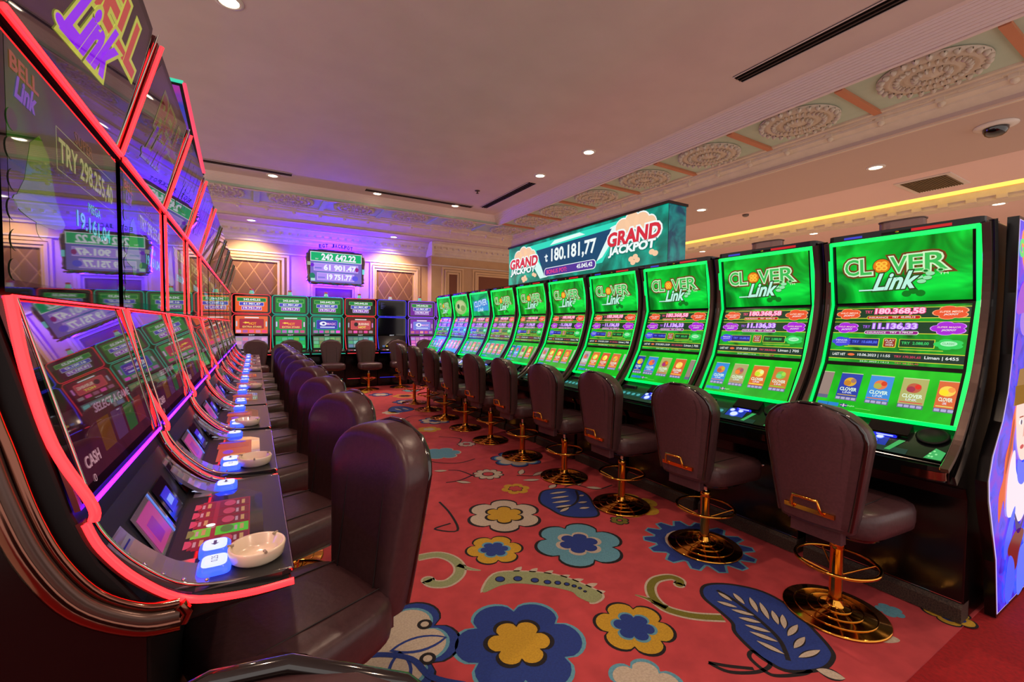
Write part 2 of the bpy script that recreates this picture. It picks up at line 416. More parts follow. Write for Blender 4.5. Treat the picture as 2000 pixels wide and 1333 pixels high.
flo(2.387, 3.945, .280, 7, [(1, CB), (.95, CBL), (.85, CLB), (.78, CW), (.35, CBL), (.22, CW)])
pts = []
for i in range(56):
    t = 2*PI*i/56; q = .33 if i % 4 in (1, 2) else .262; pts.append((2.478+q*math.cos(t), 1.813+q*math.sin(t)))
C.fan((2.478, 1.813), grow(pts, .015), CLB, 1); C.fan((2.478, 1.813), pts, CBL, 2); C.disc(2.478, 1.813, .2, CW, 3); C.disc(2.478, 1.813, .185, RC, 4)
for i, (f, m) in enumerate([(1.0, CB), (.96, CBL), (.84, CLB), (.79, CW)]): C.flower(.49, 1.88, .325*f, 6, m, i+1, rot=.1)
C.leaf((.49, 1.84), (.74, 1.80), .05, CBL, 5); C.leaf((.51, 1.837), (.725, 1.803), .036, CW, 6)
C.leaf((.53, 1.82), (.47, 1.60), .05, CBL, 5); C.leaf((.525, 1.80), (.475, 1.62), .036, CW, 6)
for x, y in ((.68, 1.93), (.62, 1.72)): C.disc(x, y, .035, CB, 5); C.disc(x, y, .019, CW, 6)
C.stroke([(.70, 1.52), (.60, 1.62), (.56, 1.75), (.45, 1.84), (.35, 1.86)], .014, CBL, 7)
flo(1.305, 1.158, .16, 6, [(1, CLB), (.88, CW)])
flo(2.554, 2.490, .237, 6, [(1, CY), (.6, CO), (.5, CY)])
flo(2.737, .898, .06, 5, [(1, CLB)])
flo(2.953, .74, .105, 5, [(1, CB), (.9, CY), (.6, CBL)])
flo(2.026, 5.635, .16, 5, [(1, CY), (.5, CW)])
flo(2.183, 8.904, .24, 6, [(1, CB), (.9, CBL), (.6, CW)]); flo(2.569, 8.54, .24, 6, [(1, CY), (.7, RC), (.5, CB)])
flo(2.388, 7.873, .25, 6, [(1, CB), (.92, CBL), (.6, CW), (.3, CBL)]); flo(2.292, 6.114, .25, 7, [(1, CB), (.95, CBL), (.8, CW), (.4, CBL)])
flo(1.9, 9.4, .2, 6, [(1, CB), (.9, CY)]); flo(2.9, 9.2, .2, 6, [(1, CB), (.9, CLB)]); flo(1.35, 9.2, .22, 6, [(1, CY), (.5, CBL)])
flo(1.45, 5.2, .2, 6, [(1, CB), (.9, CY), (.5, CBL)]); flo(1.9, 7.0, .16, 6, [(1, CW), (.5, CY)]); flo(.95, 3.5, .2, 6, [(1, CB), (.9, CW), (.5, CBL)])
def bigleaf(out, stem, lets, wd):
    o = smooth(out, True); C.poly(grow(o, .018), CB, 1); C.poly(o, CBL, 2); C.stroke(stem, .010, CB, 3)
    for a in lets: C.leaf(a[:2], a[2:], wd*1.45, CB, 3)
    for a in lets: C.leaf(a[:2], a[2:], wd, CW, 4)
bigleaf([(2.114, 1.482), (2.231, 1.428), (2.324, 1.302), (2.315, 1.152), (2.241, 1.023), (2.174, .925), (2.118, .888), (2.012, .883), (1.889, .94), (1.867, 1.003), (1.872, 1.067), (1.911, 1.176), (1.964, 1.226), (1.992, 1.314), (2.023, 1.429)],
        [(2.129, 1.431), (2.126, 1.313), (2.08, 1.153), (2.03, 1.049), (1.941, .967)],
        [(2.041, 1.37, 2.086, 1.288), (2.117, 1.417, 2.11, 1.331), (2.044, 1.294, 2.10, 1.21), (2.017, 1.239, 2.076, 1.163), (1.993, 1.193, 2.05, 1.101), (1.968, 1.154, 2.016, 1.05), (1.938, 1.103, 1.963, .995), (2.181, 1.372, 2.142, 1.285), (2.223, 1.308, 2.138, 1.215), (2.227, 1.257, 2.133, 1.157), (2.216, 1.189, 2.135, 1.114), (2.229, 1.146, 2.131, 1.084), (2.092, 1.05, 2.216, 1.069), (2.036, .994, 2.156, 1.008), (1.995, .955, 2.126, .931)], .013)
bigleaf([(2.034, 2.97), (2.148, 3.052), (2.343, 2.989), (2.391, 2.834), (2.293, 2.62), (2.211, 2.473), (2.113, 2.473), (1.981, 2.576), (1.963, 2.725), (1.963, 2.849)],
        [(2.009, 2.7), (2.151, 2.697), (2.277, 2.784), (2.372, 2.931)],
        [(2.129, 2.975, 2.287, 2.947), (2.08, 2.89, 2.242, 2.858), (2.035, 2.81, 2.191, 2.777), (2.007, 2.726, 2.143, 2.701), (1.987, 2.641, 2.1, 2.675), (2.317, 2.817, 2.366, 2.819), (2.218, 2.711, 2.297, 2.694), (2.156, 2.62, 2.24, 2.599)], .016)
bigleaf([(1.92, 7.264), (2.062, 7.504), (2.225, 7.424), (2.288, 7.196), (2.252, 7.062), (2.129, 6.977), (1.96, 6.954), (1.882, 7.028)], [(2.1, 7.4), (2.1, 7.0)], [(2.02, 7.3, 2.08, 7.1), (2.15, 7.3, 2.2, 7.1)], .02)
def swirl(path, tail, m, w=.032):
    C.stroke(path, w+.012, CW, 1); C.stroke(tail, w*.7+.01, CW, 1, True); C.stroke(path, w, m, 2); C.stroke(tail, w*.7, m, 2, True); C.disc(path[-1][0], path[-1][1], w+.012, CW, 1); C.disc(path[-1][0], path[-1][1], w, m, 2)
swirl([(.84, 2.52), (.95, 2.50), (1.009, 2.43), (1.025, 2.33), (.987, 2.24), (.90, 2.19), (.83, 2.22), (.815, 2.27)], [(1.02, 2.33), (1.059, 2.264), (1.111, 2.214)], CG, .026)
swirl([(1.951, 1.275), (1.862, 1.334), (1.802, 1.393), (1.764, 1.465), (1.78, 1.55), (1.839, 1.625), (1.92, 1.66), (2.01, 1.64), (2.03, 1.59), (1.995, 1.565)], [(1.77, 1.46), (1.745, 1.56), (1.714, 1.617)], CO, .020)
fe = [(1.027, 2.022), (1.158, 2.143), (1.307, 2.092), (1.458, 1.969), (1.529, 1.836), (1.563, 1.701), (1.477, 1.673), (1.441, 1.747), (1.437, 1.804), (1.351, 1.905), (1.225, 2.005), (1.139, 2.029)]
for a, b in zip([(1.26, 2.10), (1.334, 2.055), (1.389, 2.0), (1.442, 1.94), (1.48, 1.88), (1.52, 1.80), (1.53, 1.74)], [(1.337, 2.135), (1.409, 2.077), (1.475, 2.013), (1.531, 1.928), (1.572, 1.86), (1.611, 1.791), (1.60, 1.715)]): C.leaf(a, b, .018, CW, 1)
fs_ = smooth(fe, True); C.poly(grow(fs_, .012), CW, 1); C.poly(fs_, CG, 2)
for i, (x, y) in enumerate([(1.165, 2.083), (1.253, 2.040), (1.327, 1.981), (1.378, 1.933), (1.423, 1.9), (1.459, 1.866), (1.483, 1.833), (1.498, 1.802), (1.503, 1.766)]): C.disc(x, y, .028-.0022*i, CB, 3); C.disc(x, y, .022-.0022*i, CBL, 4)
C.poly(smooth([(2.336, 1.077), (2.339, 1.025), (2.401, .957), (2.478, .922), (2.512, .855), (2.515, .784), (2.441, .807), (2.395, .889), (2.368, .96), (2.314, 1.022)], True), CW, 1); C.disc(2.46, .87, .02, CB, 2)
for v in ([(2.122, 3.501), (2.248, 3.42), (2.436, 3.392), (2.419, 3.258), (2.264, 3.08)], [(2.334, 3.042), (2.457, 3.039), (2.545, 2.868), (2.745, 2.884)], [(1.615, 3.941), (1.704, 3.871), (1.759, 3.681)], [(1.468, 3.633), (1.599, 3.629), (1.773, 3.709)],
          [(1.26, 3.255), (1.25, 2.997), (1.19, 2.732), (1.063, 2.828), (1.192, 2.857)], [(1.635, 1.127), (1.664, 1.054), (1.767, .996), (1.856, .996), (1.864, 1.071), (1.814, 1.059), (1.796, .98), (1.819, .943), (1.918, .899), (1.97, .894)], [(1.635, 1.127), (1.692, 1.073), (1.768, 1.014)],
          [(1.5, 4.4), (1.62, 4.2), (1.8, 4.1), (2.0, 4.15)], [(2.0, 5.2), (2.2, 5.0), (2.1, 4.8)], [(1.9, 6.4), (2.1, 6.6), (2.3, 6.5)]): C.stroke(v, .009, CB, 1)
for a, b in (((2.16, 3.50), (2.26, 3.62)), ((2.1, 3.36), (2.25, 3.30)), ((2.25, 3.42), (2.42, 3.47)), ((1.99, .884), (2.04, .80)), ((1.56, 3.62), (1.66, 3.52)), ((1.60, 3.93), (1.48, 3.98)), ((2.2, 3.08), (2.30, 3.13)), ((2.47, 3.02), (2.57, 3.12)), ((2.5, 2.95), (2.6, 2.86))):
    C.leaf(a, b, .035, CB, 2); C.leaf(a, b, .026, CW, 3)
tag(mb.build('carpet'), 'coral red carpet with large blue, yellow and cream flowers between the machine rows', 'carpet')

# ---------------------------------------------------------------- ceiling fittings
def ros_mesh():
    mb = MB(); ROS = pbr('rosette_plaster', (208, 196, 178), .6)
    mb.lathe([(.0, .0), (.40, .0), (.40, -.012), (.33, -.02), (.31, -.035), (.29, -.02), (.20, -.02), (.18, -.035), (.16, -.02), (.06, -.03), (0, -.05)], ROS, 40)
    for R_, n, w, l, z in ((.37, 26, .030, .055, -.03), (.25, 30, .018, .055, -.028), (.12, 16, .018, .055, -.035)):
        for i in range(n):
            a = 2*PI*i/n; c, s_ = math.cos(a), math.sin(a); L = []
            for t in (0, .3, .6, .85, 1):
                ww = w*math.sin(PI*(.12+.80*t)); rr = R_-l*.5+l*t; zz = z*(.6+1.1*math.sin(PI*(.1+.8*t)))
                L.append([(rr*c-ww*u*s_, rr*s_+ww*u*c, zz*h-.004) for u, h in ((-1, .2), (-.6, .85), (0, 1.1), (.6, .85), (1, .2))])
            mb.loft(L, ROS, True, False)
    return mb
r0 = ros_mesh().build('ceiling_medallion'); GR = 'plaster rosettes along the ceiling band'
spots = [(5.43, y, 'right-hand ceiling band, %s rosette from the camera end') for y in (.48, 1.64, 2.80, 3.96, 5.12, 6.28, 7.44, 8.45)] + [(5.43, 9.62, None)] + [(x, 9.62, 'back ceiling band, %s rosette from the right-hand corner') for x in (4.15, 2.98, 1.81, .64, -.53, -1.7)]
cr_, cb_ = 0, 0
for i, (x, y, t) in enumerate(spots):
    o = r0 if i == 0 else r0.copy()
    if i: COL.objects.link(o)
    o.location = (x, y, 3.815)
    if t is None: l = 'round plaster rosette in the corner where the two ceiling bands meet'
    elif t[0] == 'r': l = 'round plaster rosette on the ' + t % ordn(cr_); cr_ += 1
    else: l = 'round plaster rosette on the ' + t % ordn(cb_); cb_ += 1
    tag(o, l, 'ceiling rosette', GR)
LENS = emi((255, 240, 205), 9.0, False); RING = pbr('white_metal_ring', (225, 215, 205), .3)
def downlight(x, y, z, label, e=60, r=.075, sz=1.15, col=(255, 220, 190)):
    t = thing('ceiling_light', label, 'ceiling light', (x, y, z), 0, 'round downlights in the ceilings')
    mb = MB(); mb.lathe([(r+.03, 0), (r+.03, -.008), (r, -.012), (r-.004, .0)], RING, 24); mb.build('trim_ring', t)
    mb = MB(); mb.lathe([(0, -.006), (r, -.006)], LENS, 24); mb.build('lens', t)
    if e: light('SPOT', 'lamp', (0, 0, -.03), e, col, t, spot_size=sz*2, spot_blend=.7, shadow_soft_size=.06)
DL = [(.296, 8.88, 4, 'recessed downlight over the left part of the back row'), (2.11, 8.94, 4, 'recessed downlight near the middle of the back edge of the main ceiling'), (3.756, 8.91, 4, 'recessed downlight near the far right corner of the main ceiling'),
      (4.239, 6.357, 4, 'recessed downlight above the dark slot vent near the right-hand edge'), (4.278, 5.132, 4, 'brightest recessed downlight in the middle of the main ceiling, right side'), (-.164, 4.314, 4, 'recessed downlight cut by the top of the photo, above the left row'),
      (4.28, -.2, 4, 'added downlight behind the camera, right side'), (1.6, -.6, 4, 'added downlight behind the camera, centre'), (-.16, 1.2, 4, 'added downlight above the frame, left side'), (1.9, 2.0, 4, 'added downlight overhead above the frame'),  # out-of-view fixtures added to brighten the room
      (7.18, 2.70, 3.6, 'downlight beside the square vent on the lower right-hand ceiling'), (7.10, 5.30, 3.6, 'small downlight just right of the teal jackpot display'), (-.04, 10.97, 3.6, 'small downlight above the left lattice wall panel'), (3.007, 11.02, 3.6, 'small downlight above the right lattice wall panel'),
      (10.4, 2.24, 3.5, 'small downlight beyond the yellow cove at the right edge'), (10.4, 4.97, 3.5, 'small downlight beyond the yellow cove, middle one'), (10.4, 7.7, 3.5, 'tiny downlight beyond the yellow cove, next to the teal display')]
DL += [(9.0, 8.0, 3.66, 'added downlight on the pink ceiling far beyond the teal display'), (8.9, .2, 3.66, 'added downlight on the pink ceiling past the right edge of the photo'), (-2.4, 3.0, 4, 'added downlight over the hall behind the left-hand row'), (-2.6, 6.5, 4, 'added downlight behind the left-hand row, towards the back wall'), (7.1, 8.2, 3.6, 'added downlight on the lower ceiling behind the teal display'), (-2.4, .0, 4, 'added downlight behind the left-hand row near the camera')]  # fixtures added to lift the side ceilings with more light
EN = [70, 55, 55, 50, 50, 45, 40, 45, 40, 50, 75, 80, 90, 90, 130, 130, 130, 100, 100, 110, 110, 130, 110]
for (x, y, z, l), e in zip(DL, EN): downlight(x, y, z, l, e*DLK)
# slot vents
def slot(name, x0, y0, x1, y1, label):
    L = math.hypot(x1-x0, y1-y0); t = thing(name, label, 'air vent', ((x0+x1)/2, (y0+y1)/2, 3.998), math.atan2(y1-y0, x1-x0), 'long slot vents in the main ceiling')
    mb = MB(); mb.box((-L/2, -.085, -.004), (L/2, .085, .0), pbr('vent_shade_black', (8, 5, 5), .9, spec=.1)); mb.build('recess_shade', t)  # flat black strip paints the shade inside the slots
    for y in (-.088, -.035, .021, .074):
        mb = MB(); mb.box((-L/2, y, -.011), (L/2, y+.010, -.004), CEILM if abs(y) > .05 else pbr('slat_brown', (74, 52, 46), .6)); mb.build('slat', t)  # inner slats coloured dark to deepen the painted slot shade
slot('air_vent', 4.34, -1.2, 4.34, 2.85, 'long slot vent in the ceiling at the top right')
slot('air_vent', 4.33, 6.75, 4.33, 8.70, 'slot vent running into the far right corner of the main ceiling')
slot('air_vent', -1.6, 8.66, .58, 8.66, 'slot vent at the left beside the downlight over the back row')
slot('air_vent', 1.86, 8.80, 4.1, 8.80, 'slot vent across the back edge of the ceiling between two downlights')
t = thing('ceiling_grille', 'square brown return-air grille with a white frame in the right-hand ceiling', 'air vent', (8.85, 2.62, 3.66))
mb = MB(); mb.box((-.42, -.32, -.015), (.42, .32, 0), RING); mb.build('frame', t)
mb = MB(); mb.box((-.36, -.26, -.018), (.36, .26, -.013), pbr('grille_brown', (92, 74, 48), .7))
for i in range(17): mb.box((-.36, -.26+.031*i, -.026), (.36, -.26+.031*i+.012, -.018), pbr('grille_slat', (112, 92, 62), .6))
mb.build('slats', t)
t = thing('security_camera', 'dark dome security camera in a white ring on the right-hand ceiling', 'security camera', (6.776, 1.509, 3.6))
mb = MB(); mb.lathe([(.0, 0), (.17, 0), (.17, -.012), (.11, -.03), (.10, -.03)], RING, 32); mb.build('base', t)
mb = MB(); mb.lathe([(.10, -.03), (.098, -.06), (.08, -.095), (.05, -.115), (0, -.122)], pbr('smoked_dome', (12, 12, 14), .05, coat=1), 28); mb.build('dome', t)
t = thing('smoke_detector', 'small round smoke detector on the pink right-hand ceiling', 'smoke detector', (8.3, 5.2, 3.66))
mb = MB(); mb.lathe([(0, 0), (.06, 0), (.055, -.03), (.03, -.045), (0, -.045)], pbr('detector_grey', (110, 100, 95), .5), 20); mb.build('body', t)
t = thing('sprinkler', 'small dark sprinkler head near the far right corner of the main ceiling', 'sprinkler', (3.7, 7.7, 4.0))
mb = MB(); mb.lathe([(0, 0), (.05, 0), (.05, -.01), (.015, -.012), (.012, -.05), (.03, -.055), (0, -.06)], pbr('sprinkler_brown', (70, 52, 46), .5), 16); mb.build('body', t)
# ================================================================ STOOLS
def sup(cx, cy, a, b, z, n=32, e=.5):
    L = []
    for i in range(n):
        t = 2*PI*i/n; c, s_ = math.cos(t), math.sin(t)
        L.append((cx+a*abs(c)**e*(1 if c >= 0 else -1), cy+b*abs(s_)**e*(1 if s_ >= 0 else -1), z))
    return L
def make_stool(label, loc, rz, group):
    t = thing('casino_stool', label, 'stool', loc, rz, group)
    # seat cushion, front at -Y
    mb = MB(); L = []
    for z, k in ((.468, .93), (.474, .985), (.50, 1.0), (.55, 1.0), (.575, .97), (.588, .90), (.594, .72), (.597, .4)):
        L.append([(x*(1-.10*(y+.03)/.25), y, z) for x, y, z in sup(0, -.045, .225*k, .235*k, z, 36, .42)])
    mb.loft(L, LEATHER); mb.build('seat', t)
    pieces('seam', t.children[0], [lambda mb, sx=sx: mb.tube([(sx*.125, .16, .596), (sx*.13, -.05, .5985), (sx*.125, -.22, .592), (sx*.12, -.268, .56)], .0022, SEAM, 5) for sx in (-1, 1)])
    mb = MB(); mb.loft([sup(0, -.04, .17, .19, .447, 24, .5), sup(0, -.04, .195, .21, .452, 24, .5), sup(0, -.04, .195, .21, .468, 24, .5)], PIPING); mb.box((-.08, -.14, .425), (.08, .06, .448), BLACKM); mb.build('seat_plate', t)
    # back cushion, wide at the top
    rows = []
    def hw(z):
        u = (z-.50)/.57
        if u < .72: return .150 + .066*(u/.72)**.9
        q = (u-.72)/.28; return .216*math.sqrt(max(0, 1-q**2.3))+.002
    NZ = 26; mb = MB()
    for i in range(NZ):
        z = .50+.57*(1-(1-i/(NZ-1))**1.15) if i else .50
        z = min(z, 1.0695); h = hw(z); yc = .215+.065*(z-.5)/.57; th = .057 if i not in (0,) else .04
        if z > 1.04: th = .057*math.sqrt(max(.15, 1-((z-1.04)/.034)**2))
        L = []
        for k in range(28):
            a = 2*PI*k/28; c, s_ = math.cos(a), math.sin(a)
            x = h*abs(c)**.55*(1 if c >= 0 else -1); y = th*abs(s_)**.45*(1 if s_ >= 0 else -1)
            if h < th*1.2: y *= max(.2, h/(th*1.2))
            L.append((x, yc + y - .55*x*x*(1 if True else 0) - (.012 if s_ < 0 else 0), z))
        rows.append(L)
    mb.loft(rows, LEATHER); mb.build('backrest', t); bk = [c for c in t.children if c.name.startswith('backrest')][0]
    def rim(off, yo):
        P = []
        zs = [.52+.5485*(i/16) for i in range(17)]
        for z in zs: P.append((hw(z)*off, z))
        return [(-x, z) for x, z in P] + [(x, z) for x, z in reversed(P)]
    mb = MB()
    pts = [(x, .215+.065*(z-.5)/.57+yo_ - .55*x*x, z) for (x, z), yo_ in [(p, .036) for p in rim(.955, 0)]]
    mb.tube(pts, .0095, PIPING, 8); mb.build('piping', bk)
    mb = MB()  # slightly domed rear panel
    L = []
    for i in range(17):
        z = .52+.545*i/16; h = hw(z)*.95; L.append([(h*u, .215+.065*(z-.5)/.57+o_-.55*(h*u)**2, z) for u, o_ in ((-1, .036), (-.8, .052), (-.4, .061), (0, .063), (.4, .061), (.8, .052), (1, .036))])
    vs = [p for l in L for p in l]; mb.add(vs, [(7*i+j, 7*i+j+1, 7*i+j+8, 7*i+j+7) for i in range(16) for j in range(6)], BACKCLOTH, True); mb.build('back_panel', bk)
    pieces('seam', bk, [lambda mb, sx=sx: mb.tube([(sx*.10, .215+.065*u-.0705-.55*.01, .52+.5*u) for u in (0, .25, .5, .75, .98)] + [(sx*.10, .25, 1.045)], .0022, SEAM, 5) for sx in (-1, 1)])
    # lower apron behind the seat, carry handle
    mb = MB(); mb.loft([[(x*.11, .20+y*.022, z) for x, y in ((-1, -1), (1, -1), (1, 1), (-1, 1))] for z in (.435, .53)] , BACKCLOTH, False); bevel(mb.build('back_bracket', t), .006)
    mb = MB(); mb.box((-.105, .275, .565), (.105, .290, .585), GOLD); mb.tube([(-.062, .290, .575), (-.062, .318, .590), (-.052, .323, .637), (.052, .323, .637), (.062, .318, .590), (.062, .290, .575)], .0075, GOLD, 8); mb.build('handle', t)
    # column
    mb = MB(); mb.lathe([(.013, .33), (.013, .43)], CHROME, 14, cap=True); mb.build('gas_lift', t)
    mb = MB(); mb.lathe([(.030, .03), (.028, .10), (.028, .325), (.031, .328), (.031, .362), (.027, .367), (.0, .367)], GOLD, 22); mb.build('pole', t)
    mb = MB(); mb.lathe([(.222, 0.0065), (.222, .012), (.217, .016), (.172, .0175), (.167, .023), (.118, .0245), (.113, .030), (.072, .032), (.067, .038), (.042, .042), (.036, .052), (.030, .075)], GOLD, 44)
    mb.lathe([(.0, .0066), (.222, .0065)], GOLD, 44); bp = mb.build('base_plate', t)
    pieces('base_ring', bp, [lambda mb, R=R, z=z: mb.tube([(R*math.cos(2*PI*i/36), R*math.sin(2*PI*i/36), z) for i in range(36)], .0032, GOLD, 6, True) for R, z in ((.169, .022), (.115, .029), (.068, .038))])
    mb = MB(); n = 40; mb.tube([(.172*math.cos(2*PI*i/n), .172*math.sin(2*PI*i/n), .262) for i in range(n)], .0085, GOLD, 8, True)
    for k in range(4):
        a = PI/4+k*PI/2; mb.tube([(.172*math.cos(a), .172*math.sin(a), .262), (.03*math.cos(a), .03*math.sin(a), .20)], .0045, GOLD, 6)
    mb.build('foot_ring', t)
    return t
GS = {'r': 'stools along the right-hand green machines', 'l': 'stools along the left-hand red-edged machines', 'b': 'stools at the back row of machines'}
s0 = make_stool('dark brown leather stool on a gold base at the nearest green machine', (2.48, 1.03, 0), PI/2+.0, GS['r'])
jr = [0, .02, -.04, .05, -.02, .03, -.05, .04, .02, -.03]
for i in range(1, 10):
    dup(s0, (2.49, 1.03+.742*i, 0), PI/2+jr[i], 'brown leather stool on a gold base in the right-hand row, %s from the camera end' % ordn(i), GS['r'])
for i in range(10):
    dup(s0, (.135+.002*i, 1.39+.74*i, 0), -PI/2+.38+(.02 if i % 2 else 0), 'brown leather stool facing the left-hand machines, %s from camera' % ordn(i), GS["l"])
dup(s0, (-.066, .160, 0), -.2, 'stool whose rounded back just shows at the bottom edge of the photo', GS['l'])
for i, (x, y, l) in enumerate([(.02, 9.75, 'the left red machine'), (.66, 9.8, 'the bright green machine with the teal edge'), (1.40, 9.75, 'the darker green machine'), (2.126, 9.72, 'the red machine in the middle of the back row'), (2.84, 9.83, 'the dark blue machine, partly behind the right-hand stools'), (3.52, 9.8, 'the purple machine near the end of the green row')]):
    dup(s0, (x, y, 0), PI*0+(.05 if i % 2 else -.04), 'stool seen from behind at ' + l, GS['b'])
# ================================================================ GREEN MACHINES ON THE RIGHT
HW = .32
GS1 = cloud('green_top_picture', (0, 96, 12), (8, 226, 62), 1.15, 3.2, c3=(0, 160, 34))
GS2 = cloud('green_mid_picture', (0, 88, 14), (20, 190, 46), 1.0, 5)
GS3 = cloud('green_low_picture', (0, 150, 16), (20, 205, 30), 1.05, 3)
GT1 = cloud('green_teal_picture', (0, 110, 70), (10, 200, 110), 1.0, 3)
VBR = pbr('bronze_side_strip', (84, 66, 60), .28, .5)
PV = [(-.150, .94), (0, 1.205), (.100, 1.555), (.045, 1.925)]          # neon path of the side, y,z
def E(*c): return emi(c, 1.0)
def pframe(a, b):   # frame of one display between two profile points, seen from the front
    O = Vector((-HW+.012, a[0], a[1])); V = Vector((0, b[0]-a[0], b[1]-a[1])); N = Vector((1, 0, 0)).cross(V).normalized()
    return O, Vector((1, 0, 0)), V, N, V.length
def clover_logo(c, W, H, kind=0):
    G1, G2, SH = E(150, 235, 150), E(225, 250, 215), E(40, 70, 20)
    y0 = H*.46; h = H*.25; x = W*.075
    for ch, wd in (('C', .13), ('L', .105), ('@', .135), ('V', .135), ('E', .115), ('R', .16)):
        xe = x+W*wd; hh = h*(1+.22*abs((x/W)-.42)); yb = y0
        if ch == '@':
            c.ell((x+xe)/2, y0+hh*.48, W*.074, W*.072, SH, 2); c.ell((x+xe)/2, y0+hh*.48, W*.068, W*.066, E(226, 120, 16), 3)
            for q in range(4): c.ell((x+xe)/2+W*.029*math.cos(q*PI/2+PI/4), y0+hh*.48+W*.029*math.sin(q*PI/2+PI/4), W*.026, W*.023, E(255, 196, 60), 4); c.ell((x+xe)/2+W*.030*math.cos(q*PI/2+PI/4), y0+hh*.48+W*.030*math.sin(q*PI/2+PI/4), W*.012, W*.010, E(240, 150, 40), 5)
        else:
            c.text(ch, x, yb, xe-W*.010, yb+hh, E(214, 244, 196), 5, .055, 0, 0, E(110, 62, 20), .03); c.text(ch, x+W*.003, yb+hh*.02, xe-W*.013, yb+hh*.98, E(60, 190, 84), 5.6, .012)
        x = xe
    c.text('Link', W*.31, H*.20, W*.64, H*.45, E(190, 245, 225), 7, .03, .45, .03, SH, .025)
    c.rect(W*.19, H*.195, W*.38, H*.216, E(190, 245, 225), 7); c.rect(W*.19, H*.185, W*.38, H*.195, SH, 6)
    for q, (dx, dy) in enumerate(((.65, .37), (.71, .35), (.67, .30), (.73, .41))): c.ell(W*dx, H*(dy-.006), W*.034, H*.034, SH, 5.5); c.ell(W*dx, H*dy, W*.032, H*.030, E(150, 230, 170), 6)
    for dx in (.70, .80): c.ell(W*dx, H*.455, W*.028, H*.03, E(150, 225, 150), 6.5); c.ell(W*dx, H*.455, W*.016, H*.018, E(20, 110, 30), 6.7)
    c.text('TM', W*.79, H*.385, W*.85, H*.415, G2, 6)
    for q in range(3): c.ell(W*(.56+.05*q), H*(.12 if q != 1 else .16), W*.035, H*.05, E(12, 120, 26), 2)
def pot_panel(c, W, H, last, near):
    R1, P1, B1, GR1 = E(236, 84, 40), E(170, 34, 214), E(70, 70, 220), E(40, 210, 90)
    YL = E(220, 220, 60); WH = E(240, 245, 240); DG = E(10, 60, 34)
    rows = ((.76, .96, R1, ('TRY', '180.368,58'), E(240, 70, 130), '45.092,15', 'MEGA'), (.50, .72, P1, ('TRY', '11.136,33'), E(170, 90, 235), '2.784,09', 'MAJOR'))
    for y0, y1, col, (a, b), tc, sm, nm in rows:
        c.rect(0, H*(y0+.02), W, H*(y1-.01), DG, 1); c.rect(0, H*(y1-.008), W, H*y1, YL, 2); c.rect(0, H*(y0+.015), W, H*(y0+.026), YL, 2)
        for xx, rr in ((.115, .11), (.875, .125)):
            c.flower(W*xx, H*(y0+y1)/2, W*rr, 5, E(250, 170, 120) if col is R1 else E(215, 140, 250), 3, .22, 6, .52); c.flower(W*xx, H*(y0+y1)/2, W*rr*.93, 5, col, 4, .22, 6, .52)
            c.text('WILD ' + nm if xx < .5 else 'SUPER ' + nm, W*(xx-.075), H*(y0+y1)/2, W*(xx+.075), H*((y0+y1)/2+.03), E(255, 225, 200), 5, .01, .2); c.text('JACKPOT', W*(xx-.045), H*((y0+y1)/2-.05), W*(xx+.05), H*((y0+y1)/2-.015), WH, 5, .02, .2)
        c.text(a, W*.25, H*(y0+.105), W*.31, H*(y0+.155), tc, 5, .02); c.text(b, W*.335, H*(y0+.085), W*(.70 if b[0:2] == '18' else .66), H*(y0+.185), E(255, 200, 225) if col is R1 else E(225, 200, 255), 6, .035, 0, 0, tc, .035)
        c.rrect(W*.27, H*(y0-.0), W*.68, H*(y0+.062), H*.03, YL if col is R1 else WH, 4); c.rrect(W*.275, H*(y0+.006), W*.675, H*(y0+.056), H*.024, E(190, 20, 30) if col is R1 else E(150, 20, 130), 5)
        c.text('INSURANCE', W*.29, H*(y0+.018), W*.44, H*(y0+.044), WH, 6, .01); c.text('TRY  '+sm, W*.47, H*(y0+.016), W*.64, H*(y0+.046), WH, 6, .02)
    c.flower(W*.09, H*.36, W*.085, 5, B1, 4, .2, 6, .6); c.text('MINOR', W*.04, H*.37, W*.14, H*.40, WH, 5); c.text('JACKPOT', W*.045, H*.33, W*.135, H*.355, WH, 5)
    c.rect(W*.15, H*.29, W*.40, H*.43, YL, 2); c.rect(W*.155, H*.298, W*.395, H*.422, E(22, 34, 130), 3); c.text('TRY  10.688,00', W*.18, H*.335, W*.385, H*.385, E(90, 120, 255), 4, .02)
    c.rrect(W*.43, H*.28, W*.53, H*.44, H*.02, YL, 2); c.rrect(W*.436, H*.29, W*.524, H*.43, H*.015, E(150, 50, 30), 3); c.text('PLAY', W*.445, H*.385, W*.515, H*.415, WH, 4); c.text('FOR', W*.455, H*.35, W*.505, H*.375, WH, 4); c.text('WIN', W*.45, H*.305, W*.51, H*.34, WH, 4)
    c.rect(W*.55, H*.29, W*.80, H*.43, YL, 2); c.rect(W*.555, H*.298, W*.795, H*.422, E(8, 60, 30), 3); c.text('TRY  2.088,00' if near else 'TRY  505,00', W*.57, H*.335, W*.76, H*.385, E(60, 215, 110), 4, .02)
    c.flower(W*.89, H*.36, W*.10, 5, GR1, 4, .2, 6, .5); c.ell(W*.89, H*.37, W*.055, H*.04, E(170, 245, 190), 5); c.text('CLASSIC', W*.85, H*.355, W*.93, H*.385, E(20, 130, 60), 6)
    c.rect(W*.12, H*.27, W*.40, H*.28, E(230, 235, 70), 3); c.rect(W*.56, H*.25, W*.86, H*.258, E(230, 235, 70), 3)
    c.rect(0, H*.06, W, H*.205, E(14, 52, 40), 1); c.rect(0, H*.055, W, H*.066, YL, 2); c.rect(0, H*.198, W, H*.209, YL, 2)
    d, a, n = last
